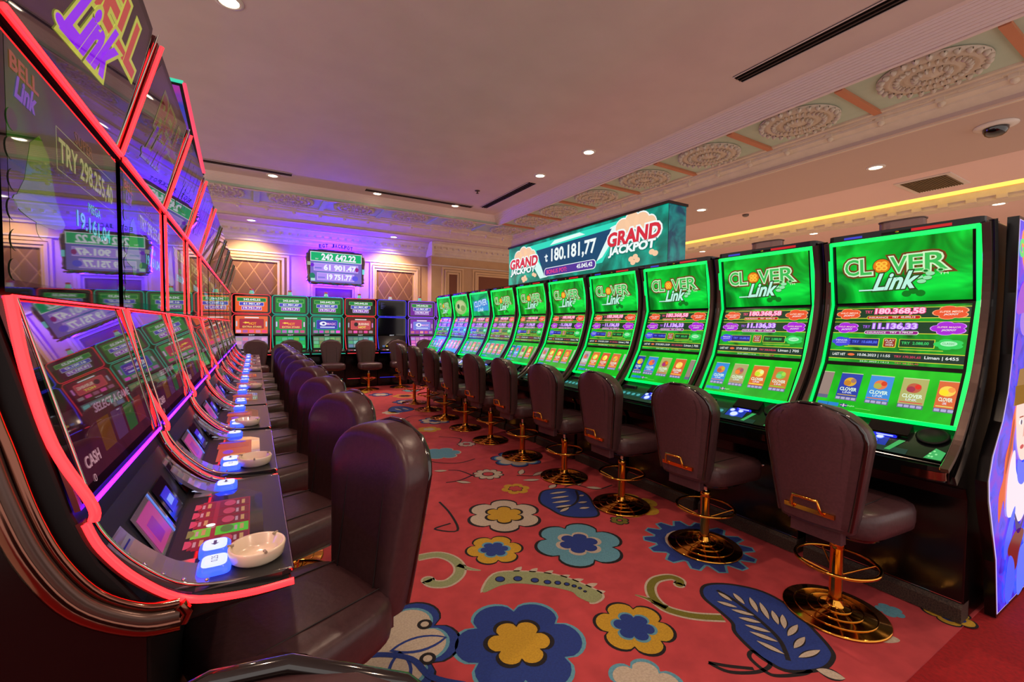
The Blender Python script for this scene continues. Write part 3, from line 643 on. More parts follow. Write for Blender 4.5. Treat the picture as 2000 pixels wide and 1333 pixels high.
    c.text('LAST HIT', W*.03, H*.11, W*.14, H*.155, WH, 3, .015); c.ell(W*.19, H*.135, W*.03, H*.022, E(240, 110, 60), 3)
    c.text(d, W*.245, H*.105, W*.50, H*.16, WH, 3, .015); c.text('TRY '+a, W*.53, H*.115, W*.72, H*.155, E(220, 60, 100), 3, .02); c.text(n, W*.745, H*.105, W*.965, H*.165, WH, 3, .015)
    c.text('24.01.2023 | 14:12', W*.27, H*.012, W*.50, H*.042, WH, 2); c.text('TRY 98.230,40', W*.54, H*.012, W*.71, H*.042, E(220, 60, 100), 2)
def tiles(c, W, H, pal, off):
    x = -W*.085+off*W
    while x < W*.97:
        xa, xb = max(x, 0), min(x+W*.175, W)
        if xb-xa > .02:
            col, c2 = pal[int((x+W)/(W*.24)) % len(pal)]
            sh = .02
            c.rect(xa, H*.22, xb, H*.30, E(96, 100, 130), 2); c.rect(xa, H*.30, xb, H*.82, E(*col), 2); c.rect(xa, H*.815, xb, H*.83, E(200, 220, 160), 3)
            if xb-xa > W*.12:
                for q in range(4): c.rrect(xa+W*(.006+.042*q), H*.235, xa+W*(.04+.042*q), H*.285, H*.01, E(176, 170, 214), 3)
                c.ell((xa+xb)/2, H*.63, W*.05, H*.10, E(*c2), 3); c.ell((xa+xb)/2-W*.02, H*.60, W*.03, H*.06, E(*jit(c2, 60)), 4); c.ell((xa+xb)/2+W*.025, H*.66, W*.022, H*.05, E(*jit(c2, 70)), 4)
                c.rect(xa+W*.01, H*.325, xb-W*.01, H*.345, E(*jit(c2, 30)), 3); c.text('CLOVER', xa+W*.02, H*.43, xb-W*.02, H*.50, E(225, 250, 225), 5, .03); c.text('LINK', xa+W*.05, H*.37, xb-W*.05, H*.415, E(225, 235, 250), 5, .01)
        x += W*.24
    c.rect(W*.02, H*.07, W*.20, H*.145, E(30, 130, 205), 2); c.rect(W*.108, H*.07, W*.112, H*.145, E(10, 80, 120), 3)
    c.rect(W*.215, H*.075, W*.27, H*.14, E(40, 50, 130), 2); c.rect(W*.215, H*.10, W*.27, H*.115, E(235, 235, 245), 3); c.rect(W*.238, H*.075, W*.247, H*.14, E(235, 235, 245), 3); c.rect(W*.215, H*.104, W*.27, H*.111, E(210, 30, 40), 4)
    c.text('English', W*.275, H*.09, W*.33, H*.125, E(200, 255, 200), 3); c.rect(W*.34, H*.075, W*.46, H*.08, E(160, 220, 120), 3)
PALA = [((50, 140, 220), (230, 120, 70)), ((176, 176, 100), (190, 90, 60)), ((220, 100, 50), (250, 210, 80)), ((150, 130, 120), (210, 120, 160)), ((28, 60, 170), (220, 170, 40))]
PALB = [((50, 140, 220), (230, 120, 70)), ((176, 170, 110), (200, 110, 80)), ((220, 110, 40), (250, 220, 90)), ((210, 120, 50), (120, 200, 70))]
PALC = [((180, 176, 170), (200, 110, 110)), ((225, 120, 50), (250, 210, 90)), ((220, 90, 50), (250, 230, 120)), ((220, 110, 60), (250, 200, 60))]
def make_green(label, loc, kind=0, near=False, pal=PALA, off=0.0, last=('27.05.2023 | 23:29', '308.048,06', 'Liman | 705')):
    t = thing('slot_machine', label, 'slot machine', loc, -PI/2, 'green-lit slot machines in the right-hand row')
    mb = MB()
    mb.prismx([(-.08, .0875), (-.08, .60), (-.12, .66), (-.34, .72), (-.34, .80), (-.17, .90), (-.15, .925), (.01, 1.20), (.112, 1.555), (.06, 1.93), (.09, 1.95), (.44, 1.95), (.50, 1.88), (.50, .007), (.0, .007), (.0, .0875)], -.350, .350, BLACK)
    bevel(mb.build('cabinet', t), .006)
    mb = MB(); mb.prismx([(-.10, 0.0065), (-.10, .075), (-.085, .095), (.0, .10), (.0, 0.0065)], -.35, .35, pbr('perforated_brown_plinth', (70, 54, 44), .6, noise=(20, 14, 12), scale=160)); mb.box((-.345, -.083, .10), (.345, -.0801, .104), CHROME); mb.build('plinth', t)
    for sx in (-1, 1):
        x0 = sx*.340
        mb = MB(); P = smooth([(-.40, .80), (-.30, .86), (-.20, .955), (-.06, 1.16), (.02, 1.38), (.055, 1.56), (.05, 1.75), (.01, 1.925)])
        mb.band(P, -.020, x0-.007, x0+.020, VBR); mb.band(P, -.012, x0-sx*.009-.001, x0-sx*.009+.001, CHROME); mb.build('side_strip', t)
        mb = MB(); P = smooth([(-.35, .76), (-.28, .82), (-.18, .93), (-.05, 1.14), (.035, 1.38), (.07, 1.56), (.065, 1.75), (.03, 1.94)])
        mb.band(P, -.055, sx*.364-.005, sx*.364+.005, BLACK); mb.build('side_blade', t)
    # neon frame
    mb = MB(); n_ = .010
    Q = [(y-.012, z) for y, z in PV]
    for sx in (-1, 1): mb.band(Q, .012, sx*HW-n_, sx*HW+n_, NGREEN)
    mb.box((-HW, Q[-1][0]-.006, Q[-1][1]-.018), (HW, Q[-1][0]+.008, Q[-1][1]+.004), NGREEN); mb.box((-HW, Q[0][0]-.010, Q[0][1]-.002), (HW, Q[0][0]+.008, Q[0][1]+.016), NGREEN)
    mb.build('neon_frame', t)
    W = 2*HW-.024
    for j, nm in enumerate(('lower_display', 'middle_display', 'upper_display')):
        O, U, V, N, H = pframe(PV[j], PV[j+1]); O = O+N*.006
        mb = MB(); bz = .0; e_ = .012
        for a, b, c_, d in ((0, 0, W, e_), (0, H-e_, W, H), (0, e_, .014, H-e_), (W-.014, e_, W, H-e_)):
            P = [O+U*p+V.normalized()*q for p, q in ((a, b), (c_, b), (c_, d), (a, d))]; mb.add([tuple(p+N*.003) for p in P]+[tuple(p) for p in P], [(0, 1, 2, 3), (0, 4, 5, 1), (1, 5, 6, 2), (2, 6, 7, 3), (3, 7, 4, 0)], BLACK)
        fr = mb
        c = Cv(O+U*.014+V.normalized()*e_, U, V, N); Wi, Hi = W-.028, H-2*e_
        bg = (GS3, GS2, GS1)[j]
        if j == 2 and kind == 2: bg = GT1
        c.rect(0, 0, Wi, Hi, bg, 0)
        if j == 2:
            if kind in (0,): clover_logo(c, Wi, Hi)
            elif kind == 1:   # blurred gold card picture
                c.ell(Wi*.45, Hi*.45, Wi*.40, Hi*.36, E(150, 190, 110), 1); c.ell(Wi*.45, Hi*.5, Wi*.3, Hi*.25, E(190, 200, 140), 2); c.ell(Wi*.3, Hi*.5, Wi*.09, Hi*.12, E(30, 90, 50), 3); c.ell(Wi*.6, Hi*.4, Wi*.16, Hi*.14, E(120, 160, 80), 3)
            else:
                c.rect(Wi*.06, Hi*.22, Wi*.94, Hi*.66, E(60, 150, 215), 1, .02); c.text('CLOVER', Wi*.14, Hi*.38, Wi*.88, Hi*.64, E(190, 225, 250), 3, .03, 0, .08, E(60, 90, 200), .03); c.text('Link', Wi*.30, Hi*.2, Wi*.66, Hi*.37, E(200, 235, 255), 3, .02, .4)
        elif j == 1: pot_panel(c, Wi, Hi, last, near)
        else: tiles(c, Wi, Hi, pal, off)
        o = c.build(nm, t); fr.build('display_bezel', o)
    # control deck
    O = Vector((-.32, -.335, .812)); V = Vector((0, .165, .098)); N = Vector((1, 0, 0)).cross(V).normalized(); H = V.length
    c = Cv(O+N*.002, (1, 0, 0), V, N, .0015); W2 = .64
    c.rect(0, 0, W2, H, pbr('deck_black', (16, 18, 20), .2), 0); c.rect(0, 0, W2*.80, H*.20, pbr('deck_teal', (24, 58, 62), .25), 1)
    c.rect(W2*.02, H*.22, W2*.46, H*.52, E(14, 60, 60), 1)
    for q in range(5): c.ell(W2*(.06+.085*q), H*.36, W2*.028, H*.08, E(70, 160, 165), 2)
    c.rect(W2*.47, H*.20, W2*.66, H*.60, E(20, 40, 165), 1)
    for q, (dx, dy, r) in enumerate(((.51, .50, .028), (.60, .50, .028), (.555, .31, .045))): c.ell(W2*dx, H*dy, W2*r, H*r*3.2, E(90, 120, 255), 2); c.ell(W2*dx, H*dy, W2*r*.8, H*r*2.4, E(225, 235, 255), 3)
    c.poly([(W2*.665, H*.06), (W2*.70, H*.06), (W2*.76, H*.50), (W2*.72, H*.50)], E(60, 170, 90), 2); c.poly([(W2*.90, H*.02), (W2*.995, H*.02), (W2*1.0, H*.32), (W2*.94, H*.42)], E(60, 175, 95), 2)
    for q in range(5): c.ell(W2*(.925+.016*(q % 3)), H*(.10+.1*(q//2)), W2*.007, H*.03, E(140, 230, 150), 3)
    c.build('button_deck', t)
    mb = MB(); mb.rbox((-.30, -.215, .862), (-.16, -.175, .905), E(20, 10, 16), .006); mb.build('ticket_display', t)
    c = Cv((-.29, -.218, .872), (1, 0, 0), (0, .018, .04), (0, -1, .45), .001); c.rect(0, 0, .125, .036, E(222, 70, 150), 1); c.build('ticket_picture', [x for x in t.children if x.name.startswith('ticket_display')][0])
    mb = MB(); mb.prismx([(-.235, .855), (-.245, .89), (-.185, .935), (-.165, .90)], .00, .17, BLACK); mb.box((.0, -.248, .885), (.17, -.240, .892), COPPER); mb.box((.0, -.240, .853), (.17, -.232, .860), COPPER); mb.build('bill_acceptor', t)
    c = Cv((.03, -.246, .868), (1, 0, 0), (0, -.003, .02), (0, -1, 0), .001); c.rrect(0, 0, .10, .016, .008, E(40, 50, 240), 1); c.rrect(.015, .006, .085, .012, .003, E(200, 215, 255), 2); c.build('slot_light', [x for x in t.children if x.name.startswith('bill_acceptor')][0])
    mb = MB(); mb.lathe([(0, .0), (.058, .0), (.062, .004), (.052, .008), (.05, .003), (0, .002)], BLACKM, 24)
    o = mb.build('speaker', t); o.location = (.25, -.205, .90); o.rotation_euler = (.55, 0, 0)
    # lip and its copper end caps
    mb = MB(); mb.loft([sup(0, -.30, .345, .10, z, 40, .22) for z in (.735, .80)], BLACK, False); o = mb.build('deck_lip', t); bevel(o, .006)
    R_ = [(x, y) for x, y, z in sup(0, -.30, .349, .104, 0, 80, .22) if y < -.345]
    for seg in (sorted([p for p in R_ if p[0] > .12]), sorted([p for p in R_ if p[0] < -.12])):
        n = len(seg); mb = MB()
        mb.add([(x, y, .742) for x, y in seg]+[(x, y, .778) for x, y in seg], [(i, i+1, n+i+1, n+i) for i in range(n-1)], COPPER, True); mb.build('lip_trim', o)
    mb = MB(); mb.ball((.12, -.085, .50), .012, CHROME, 8); mb.build('lock', t)
    # header above the top display
    mb = MB(); mb.rbox((-.335, .035, 1.928), (.335, .30, 1.965), BLACK, .03); mb.box((-.07, .036, 1.936), (.07, .0349, 1.950), BLACKM); mb.box((.06, .034, 1.938), (.22, .035, 1.952), E(200, 20, 24)); mb.box((-.25, .034, 1.938), (-.16, .035, 1.950), E(50, 60, 200)); mb.ball((0, .037, 1.944), .011, GOLD, 8, .6); mb.build('header', t)
    if near:
        mb = MB(); mb.loft([sup(.0, .10, .10, .045, z, 32, .6) for z in (1.965, 2.015)], pbr('smoked_topper', (120, 92, 86), .15, .3), False); mb.loft([sup(.0, .10, .104, .049, z, 32, .6) for z in (1.965, 1.971)], COPPER, False); mb.loft([sup(.0, .10, .104, .049, z, 32, .6) for z in (2.009, 2.0155)], VBR, False); mb.build('topper_lamp', t)
    return t
GG = 'green-lit slot machines in the right-hand row'; GX = 3.0
gA = make_green('nearest green-lit slot machine, its display ending in Liman 6455', (GX, 1.033, 0), 0, True, PALA, 0.0, ('10.06.2023 | 11:55', '170.201,65', 'Liman | 6455'))
gB = make_green('green-lit slot machine with a topper lamp, second from the camera in the right-hand row', (GX, 1.033+.742, 0), 0, True, PALB, .13)
gC = make_green('green-lit slot machine in the right-hand row, third from the camera end', (GX, 1.033+.742*2, 0), 0, False, PALA, .05)
gD = make_green('green-lit slot machine in the right-hand row, fourth from the camera end', (GX, 1.033+.742*3, 0), 0, False, PALC, .08)
for i, src in ((4, gD), (5, gC), (6, gD)): dup(src, (GX, 1.033+.742*i, 0), -PI/2, 'green-lit slot machine in the right-hand row, %s from the camera end' % ordn(i), GG)
make_green('green machine with a blue logo card on its upper display, eighth in the right-hand row', (GX, 1.033+.742*7, 0), 2, False, PALB, .1)
make_green('green machine with a pale gold picture on its upper display, ninth in the right-hand row', (GX, 1.033+.742*8, 0), 1, False, PALC, .1)
dup(gC, (GX, 1.033+.742*9, 0), -PI/2, 'farthest green-lit slot machine of the right-hand row, beside the purple back machines', GG)
# ================================================================ RED-EDGED MACHINES ON THE LEFT
TOPP = (-.098, 2.25); UPP = (0, 1.885); MID = (-.004, 1.435); LOW = (-.092, 1.075)
SIDEP = smooth([(-.415, .872), (-.33, .871), (-.235, .888), (-.165, .945), (-.118, 1.01), (-.098, 1.06)])
GLD = cloud('dark_upper_picture', (22, 12, 18), (46, 30, 40), 1.0, 2, True, sample=False)
GLM = cloud('dark_middle_picture', (40, 36, 16), (30, 70, 14), 1.0, 1.6, True, sample=False, c3=(30, 24, 22))
GLL = cloud('dark_lower_picture', (40, 14, 26), (30, 44, 18), 1.0, 2.5, True, sample=False, c3=(62, 20, 32))
DECKG = pbr('deck_grey_black', (34, 33, 35), .28, noise=(28, 27, 29), scale=300)
CLEAR = pbr('clear_moulding', (150, 140, 150), .08, .55)
def rainbow():
    m, t, b = nodes('rainbow_chrome'); b.inputs['Metallic'].default_value = 1; b.inputs['Roughness'].default_value = .12; b.inputs['Base Color'].default_value = lin((190, 185, 180)); return m
RB = rainbow()
def bell_link(c, W, H, dim, y=.2, h=.62):
    k = dim
    P = glass((int(150*k), int(30*k), int(250*k)), 1.0); Y = glass((int(190*k), int(190*k), int(70*k)), 1.0); R = glass((int(196*k), int(70*k), int(60*k)), 1.0)
    c.text('BELL', W*.30, H*(y+h*.55), W*.88, H*(y+h), R, 3, .035, .0, 0, Y, .03)
    c.text('Link', W*.28, H*(y+.04), W*.66, H*(y+h*.52), P, 5, .05, .5, .10, Y, .03)
    c.ell(W*.26, H*(y+.05), W*.045, H*.035, Y, 4.5); c.ell(W*.26, H*(y+.05), W*.035, H*.026, P, 5.2)
def make_left(label, loc, near=False, end=False, dim=.55, deckpic=0, dead=False, far=False):
    t = thing('slot_machine', label, 'slot machine', loc, PI/2, 'red-edged slot machines in the left-hand row')
    w_ = .362; second = 'second' in label; nr = .0070 if near else .0052
    mb = MB()
    mb.prismx([(-.185, .007), (-.185, .83), (-.30, .845), (-.415, .852), (-.415, .868), (-.18, .885), (-.12, .98), (-.085, 1.07), (.004, 1.43), (.012, 1.885), (-.09, 2.26), (-.06, 2.275), (.10, 2.20), (.22, 1.7), (.30, 1.0), (.34, .80), (.34, .007)], -w_, w_, BLACKM)
    bevel(mb.build('cabinet', t), .006)
    for nm, a, b, m in (('lower_display', LOW, MID, GLL), ('middle_display', MID, UPP, GLM), ('upper_display', UPP, TOPP, GLD)):
        O, U, V, N, H = pframe(a, b); W = .69; O = Vector((-W/2, a[0], a[1])) + N*.004
        c = Cv(O, U, V, N, .0004)
        if nm[0] == 'u':
            pts = [(0, .004), (W, .004), (W, H*.78), (W-.05, H-.004), (.05, H-.004), (0, H*.78)]
        else: pts = [(0, .006), (W, .006), (W, H-.006), (0, H-.006)]
        FRB = pbr('display_edge_glass', (8, 7, 8), .03, ior=2.2)
        c.poly(pts, FRB, 0); q = .93
        c.poly([(W/2+(x-W/2)*q, H/2+(y-H/2)*(.90 if nm[0] != 'u' else .9)) for x, y in pts], m, 1)
        if not dead:
            if nm[0] == 'u': bell_link(c, W, H, dim*1.6 if near else dim)
            elif nm[0] == 'm':
                Y = glass((150, 150, 92), .8); 
                c.text('BELL', W*.06, H*.84, W*.22, H*.90, glass((130, 60, 40), 1.0), 3, .03); c.text('Link', W*.08, H*.75, W*.20, H*.83, glass((96, 60, 150), 1.0), 3, .04, .4)
                c.text('SUPER', W*.50, H*.80, W*.68, H*.86, glass((96, 60, 30), 1.0), 3); c.text('TRY 298.255,40', W*.36, H*.63, W*.93, H*.75, Y, 3, .02); c.text('MEGA', W*.62, H*.50, W*.76, H*.55, glass((70, 170, 70), 1.0), 3); c.text('19.161,04', W*.50, H*.38, W*.88, H*.47, glass((90, 180, 190), .8), 3, .02)
                c.rect(W*.34, H*.60, W*.955, H*.603, Y, 2); c.rect(W*.34, H*.79, W*.955, H*.793, Y, 2); c.rect(W*.34, H*.60, W*.343, H*.79, Y, 2)
                G_ = glass((70, 104, 8), .7)
                c.poly([(W*.06, H*.36), (W*.38, H*.36), (W*.32, H*.46), (W*.28, H*.62), (W*.22, H*.68), (W*.16, H*.62), (W*.12, H*.46)], G_, 2); c.ell(W*.22, H*.36, W*.17, H*.05, glass((96, 120, 30), .7), 3); c.ell(W*.22, H*.30, W*.04, H*.05, G_, 2)
                for q_ in range(6): c.ell(W*(.05+.01*(q_ % 2)), H*(.10+.11*q_), W*.028, H*.04, glass((60, 58, 46), .5), 3)
            else:
                c.text('SELECT A GAME', W*.30, H*.36, W*.72, H*.41, glass((150, 110, 130), .8), 3, .02); c.text('CASH', W*.10, H*.13, W*.22, H*.19, glass((190, 140, 150), .8), 3, .02); c.text('0', W*.12, H*.05, W*.14, H*.09, glass((190, 140, 150), .8), 3)
                for q_ in range(4): c.rect(W*(.28+.15*q_), H*.14, W*(.40+.15*q_), H*.32, glass([(110, 60, 20), (90, 50, 90), (40, 90, 40), (120, 40, 40)][q_], .6), 2)
        o = c.build(nm, t)
    # neon edge on the near side and along the display joints
    x = -w_+.001; up = [(-.108, 1.055), (LOW[0]-.014, LOW[1]+.01), (-.06, 1.19), (-.030, 1.32), (-.016, 1.42), (-.014, MID[1])]
    F = [lambda mb: mb.tube([(x, y-.004, z-.008) for y, z in SIDEP], nr if not far else .004, NRED, 8),
         lambda mb: mb.tube([(x, y-.004, z) for y, z in smooth(up)], nr*1.15 if not far else .004, NRED if not far else NREDH, 8),
         lambda mb: mb.tube([(x, UPP[0]-.013, UPP[1]+.012), (x, TOPP[0]-.012, TOPP[1]-.01)], .0058, NRED if not far else COPPER, 8),
         lambda mb: mb.tube([(-w_+.01, UPP[0]-.016, UPP[1]), (w_-.01, UPP[0]-.016, UPP[1])], .0062 if not far else .004, NRED, 8),
         lambda mb: mb.tube([(-w_+.01, MID[0]-.014, MID[1]), (w_-.01, MID[0]-.014, MID[1])], .0024, NRED, 6)]
    if not (near or second or far): F.append(lambda mb: mb.tube([(x, MID[0]-.014, MID[1]+.012), (x, UPP[0]-.012, UPP[1]-.015)], .005, NRED, 8))
    pieces('neon_strip', t, F)
    F = []
    for sx in (-1, 1):
        x0 = sx*(w_-.012)
        F += [lambda mb, x0=x0: mb.band([(y-.0, z-.004) for y, z in SIDEP], -.010, x0-.012, x0+.010, NREDH), lambda mb, x0=x0: mb.band([(LOW[0]-.004, LOW[1]), (MID[0]-.004, MID[1])], -.008, x0-.010, x0+.010, NREDH), lambda mb, x0=x0: mb.band([(UPP[0]-.004, UPP[1]), (TOPP[0]-.002, TOPP[1])], -.008, x0-.008, x0+.010, NREDH)]
    F.append(lambda mb: mb.box((-w_, UPP[0]-.012, UPP[1]-.012), (w_, UPP[0]+.004, UPP[1]+.012), NREDH))
    pieces('neon_housing', t, F)
    F = [lambda mb: mb.tube([(-w_+.03, -.419, .874), (w_-.03, -.419, .874)], .0035, CHROME, 6), lambda mb: mb.tube([(-w_+.03, LOW[0]-.010, LOW[1]-.002), (w_-.03, LOW[0]-.010, LOW[1]-.002)], .0042, emi((90, 10, 255), 14.0, True), 6)]  # chrome front edge, then a glowing violet LED tube under the lower display
    for sx in (-1, 1):
        x0 = sx*(w_-.030)
        F += [lambda mb, x0=x0: mb.tube([(x0, y-.002, z+.006) for y, z in SIDEP], .0035, RB, 6), lambda mb, x0=x0: mb.tube([(x0, LOW[0]-.012, LOW[1]), (x0, MID[0]-.012, MID[1])], .0025, RB, 6), lambda mb, x0=x0: mb.tube([(x0, UPP[0]-.010, UPP[1]+.02), (x0, TOPP[0]-.010, TOPP[1])], .0025, RB, 6)]
    pieces('edge_tube', t, F)
    # console top
    mb = MB(); D0, D1 = -.145, -.418
    mb.loft([[(x*(w_-.018), y, z) for x, y in ((-1, D0), (-1, D1+.02), (-.96, D1), (.96, D1), (1, D1+.02), (1, D0))] for z in (.868, .880)], DECKG, False); dk = mb.build('console_top', t)
    c = Cv((-.33, D1, .8812), (1, 0, 0), (0, 1, 0), (0, 0, 1), .0006)
    bz = pbr('console_display_edge', (12, 11, 13), .08, coat=1)
    pts = [(.16, .05), (.50, .05), (.545, .085), (.56, .14), (.56, .237), (.13, .237), (.13, .15), (.145, .10)]; c.poly(pts, bz, 0)
    cols = [((150, 26, 44), (96, 10, 26)), ((190, 70, 26), (120, 20, 20)), ((120, 30, 24), (150, 50, 20))][deckpic]
    c.rect(.17, .080, .48, .235, emi(cols[0], .75), 1)
    if deckpic == 0:
        for r_ in range(2):
            for q in range(5):
                xx = .175+.060*q; yy = .163-.080*r_+.0
                c.rect(xx, yy, xx+.055, yy+.070, emi((60, 190, 40) if q == 1 else (112, 16, 34), .8), 2)
                c.ell(xx+.03, yy+.046, .022, .014, emi((60, 120, 40) if q == 1 else (190, 60, 84), .8), 3); c.rect(xx+.012, yy+.010, xx+.045, yy+.018, emi((200, 150, 90), .7), 3); c.rect(xx+.012, yy+.024, xx+.04, yy+.030, emi((200, 160, 170), .6), 3)
        c.ell(.30, .165, .010, .010, emi((255, 240, 235), 1.4), 5)
    else:
        c.ell(.30, .16, .03, .018, emi((110, 40, 200), .9), 2); c.rect(.20, .10, .26, .15, emi((220, 140, 50), .8), 2); c.rect(.36, .09, .44, .20, emi((170, 50, 20), .8), 2); c.ell(.46, .15, .018, .05, emi((60, 40, 200), .8), 3)
    c.build('console_display', dk)
    for (bx, by) in ((-.180, -.272), (-.262, -.276), (.27, -.272)):
        mb = MB(); mb.loft([sup(0, 0, .036, .030, z, 20, .45) for z in (.8805, .890)] + [sup(0, 0, .030, .024, .897, 20, .45)], emi((40, 64, 255), 3.5, True)); 
        mb.loft([sup(0, 0, .029, .023, .8972, 20, .5), sup(0, 0, .022, .017, .8995, 20, .5)], emi((222, 232, 255), 1.1)); o = mb.build('button', t); o.location = (bx, by, 0)
        c = Cv((-.012, -.006, .900), (1, 0, 0), (0, 1, 0), (0, 0, 1), .0004)
        if bx < -.2: c.text('0.25', 0, 0, .026, .012, E(90, 100, 150), 1)
        else: c.poly([(.0, .006), (.010, .014), (.010, .009), (.024, .009), (.024, .003), (.010, .003), (.010, -.002)], E(50, 60, 110), 1)
        c.build('button_mark', o)
    # curved clear side wings with the warning triangle
    for sx in (-1, 1):
        mb = MB(); P = [(y+.012, z+.004) for y, z in SIDEP[7:]]
        mb.band(P, -.010, sx*.275-.045 if sx < 0 else .23, sx*.275+.045 if sx > 0 else -.23, CLEAR)
        mb.box((sx*.262-.06, -.238, .8802), (sx*.262+.06, -.18, .884), CLEAR)
        for q in range(7):
            i = 8+q*2
            if i < len(SIDEP): mb.ball((sx*.327, SIDEP[i][0]+.004, SIDEP[i][1]+.014), .0035, CHROME, 5)
        o = mb.build('side_wing', t)
        c = Cv((sx*.262-.03, -.236, .8845), (1, 0, 0), (0, 1, 0), (0, 0, 1), .0005)
        c.poly([(.03, .055), (0, .0), (.06, .0)], E(200, 205, 235), 1); c.poly([(.03, .045), (.01, .005), (.05, .005)], E(50, 45, 60), 2); c.text('G', .022, .010, .038, .028, E(220, 225, 255), 3, .03)
        c.build('wing_print', o)
    # riser with bill slot and card display
    mb = MB(); mb.prismx([(-.180, .880), (-.118, .995), (-.085, 1.06), (-.08, .90)], -.33, .33, pbr('riser_grey', (46, 48, 54), .2, .3)); rs = mb.build('riser', t)
    O = Vector((-.33, -.1805, .882)); V = Vector((0, .062, .115)); N = Vector((1, 0, 0)).cross(V).normalized(); L = V.length
    SB = pbr('slot_black', (12, 12, 18), .1)
    c = Cv(O+N*.0015, (1, 0, 0), V, N, .0012); c.rect(.34, .01, .47, L*.85, SB, 1); c.rect(.365, .03, .445, .085, E(26, 36, 200), 2); c.rect(.38, .045, .43, .065, E(120, 150, 255), 3); c.build('bill_slot', rs)
    c = Cv(O+N*.0015, (1, 0, 0), V, N, .0012); c.rect(.14, .005, .32, L*.9, CLEAR, 1); c.rect(.155, .015, .285, L*.80, emi((176, 60, 126), .9), 2); c.rect(.18, .03, .24, .08, emi((150, 40, 150), .8), 3); c.rect(.290, .005, .303, L*.9, E(90, 130, 220), 2); c.build('card_display', rs)
    c = Cv(O+N*.0015, (1, 0, 0), V, N, .0012); c.rect(.55, .01, .62, L*.85, SB, 1); c.rect(.565, .04, .605, .06, E(60, 90, 255), 2); c.build('ticket_slot', rs)
    c = Cv(O+N*.0015, (1, 0, 0), V, N, .0012); c.rect(.03, .02, .085, L*.75, E(24, 20, 90), 1); c.rect(.04, .035, .075, .05, E(60, 50, 190), 2); c.build('service_light', rs)
    if near:
        # chrome swan-neck mouldings of the row end
        mb = MB(); x = -w_-.012
        P1 = smooth([(-.232, .848), (-.17, .858), (-.09, .915), (-.035, 1.01), (.0, 1.12), (.03, 1.25), (.06, 1.45), (.07, 1.8), (.0, 2.1)])
        P2 = smooth([(-.230, .880), (-.18, .888), (-.12, .930), (-.075, 1.00), (-.045, 1.08), (-.02, 1.18), (.01, 1.32), (.03, 1.6), (.02, 1.9)])
        mb.tube([(x, y, z) for y, z in P1], .016, COPPER, 12); mb.tube([(x+.004, y, z) for y, z in P2], .009, COPPER, 10); mb.tube([(x-.004, (a[0]+b[0])/2, (a[1]+b[1])/2) for a, b in zip(P1, P2)], .011, VBR, 10)
        mb.tube([(x, -.232, .848), (x, -.240, .864), (x, -.230, .880)], .012, COPPER, 10); mb.build('chrome_moulding', t)
        mb = MB(); mb.prismx([(-.182, .01), (-.182, .84), (-.15, .855), (-.08, .92), (-.02, 1.02), (.02, 1.14), (.05, 1.3), (.08, 1.5), (.09, 1.8), (.02, 2.1), (.2, 2.0), (.30, 1.2), (.33, .8), (.33, .01)], -w_-.012, -w_, BLACK); mb.build('side_panel', t)
    return t
GL_ = 'red-edged slot machines in the left-hand row'; YL0 = .99+.37
NLEFT = 10
l0 = make_left('nearest red-edged slot machine on the left, its console showing a red game', (-.35, YL0, 0), True, False, .55, 0)
l1 = make_left('second red-edged slot machine on the left, orange picture on its console', (-.35, YL0+.74, 0), False, False, .42, 1)
l2 = make_left('third red-edged slot machine of the left-hand row', (-.35, YL0+1.48, 0), False, False, .26, 2)
l5 = make_left('slot machine with unlit upper edges in the left-hand row, sixth from the camera end', (-.35, YL0+.74*5, 0), False, False, .2, 2, False, True)
for i in [3, 4, 6, 7, 8]: dup(l2 if i < 5 else l5, (-.35, YL0+.74*i, 0), PI/2, 'red-edged slot machine in the left-hand row, %s from the camera end' % ordn(i), GL_)
make_left('farthest red-edged slot machine of the left-hand row, nearest the back row', (-.35, YL0+.74*(NLEFT-1), 0), False, True, .2, 2, False, True)
# ashtrays on the consoles
def make_ash(label, loc, rz):
    t = thing('ashtray', label, 'ashtray', loc, rz, 'white ashtrays on the left-hand consoles')
    W_ = pbr('white_ceramic', (222, 204, 180), .18, coat=.6)
    mb = MB(); mb.lathe([(0, .0), (.043, .0), (.052, .008), (.056, .030), (.054, .034), (.050, .032), (.046, .012), (.036, .007), (0, .006)], W_, 40); o = mb.build('bowl', t)
    pieces('rest_notch', t, [lambda mb, a=2*PI*k/3+.5: mb.tube([(.046*math.cos(a), .046*math.sin(a), .033), (.058*math.cos(a), .058*math.sin(a), .033)], .0032, pbr('ash_notch', (150, 134, 114), .6), 6) for k in range(3)])
    return t
a0 = make_ash('white ceramic ashtray on the nearest left-hand console, beside two lit buttons', (.004, 1.105, .883), .3)
for i, (x, k, l) in enumerate([(0, 1, 'second'), (-.03, 2, 'third'), (.0, 4, 'fifth'), (.01, 6, 'seventh')]):
    dup(a0, (x, 1.115+.74*k, .883), .9*i, 'white ceramic ashtray on the %s left-hand console from the camera' % l)
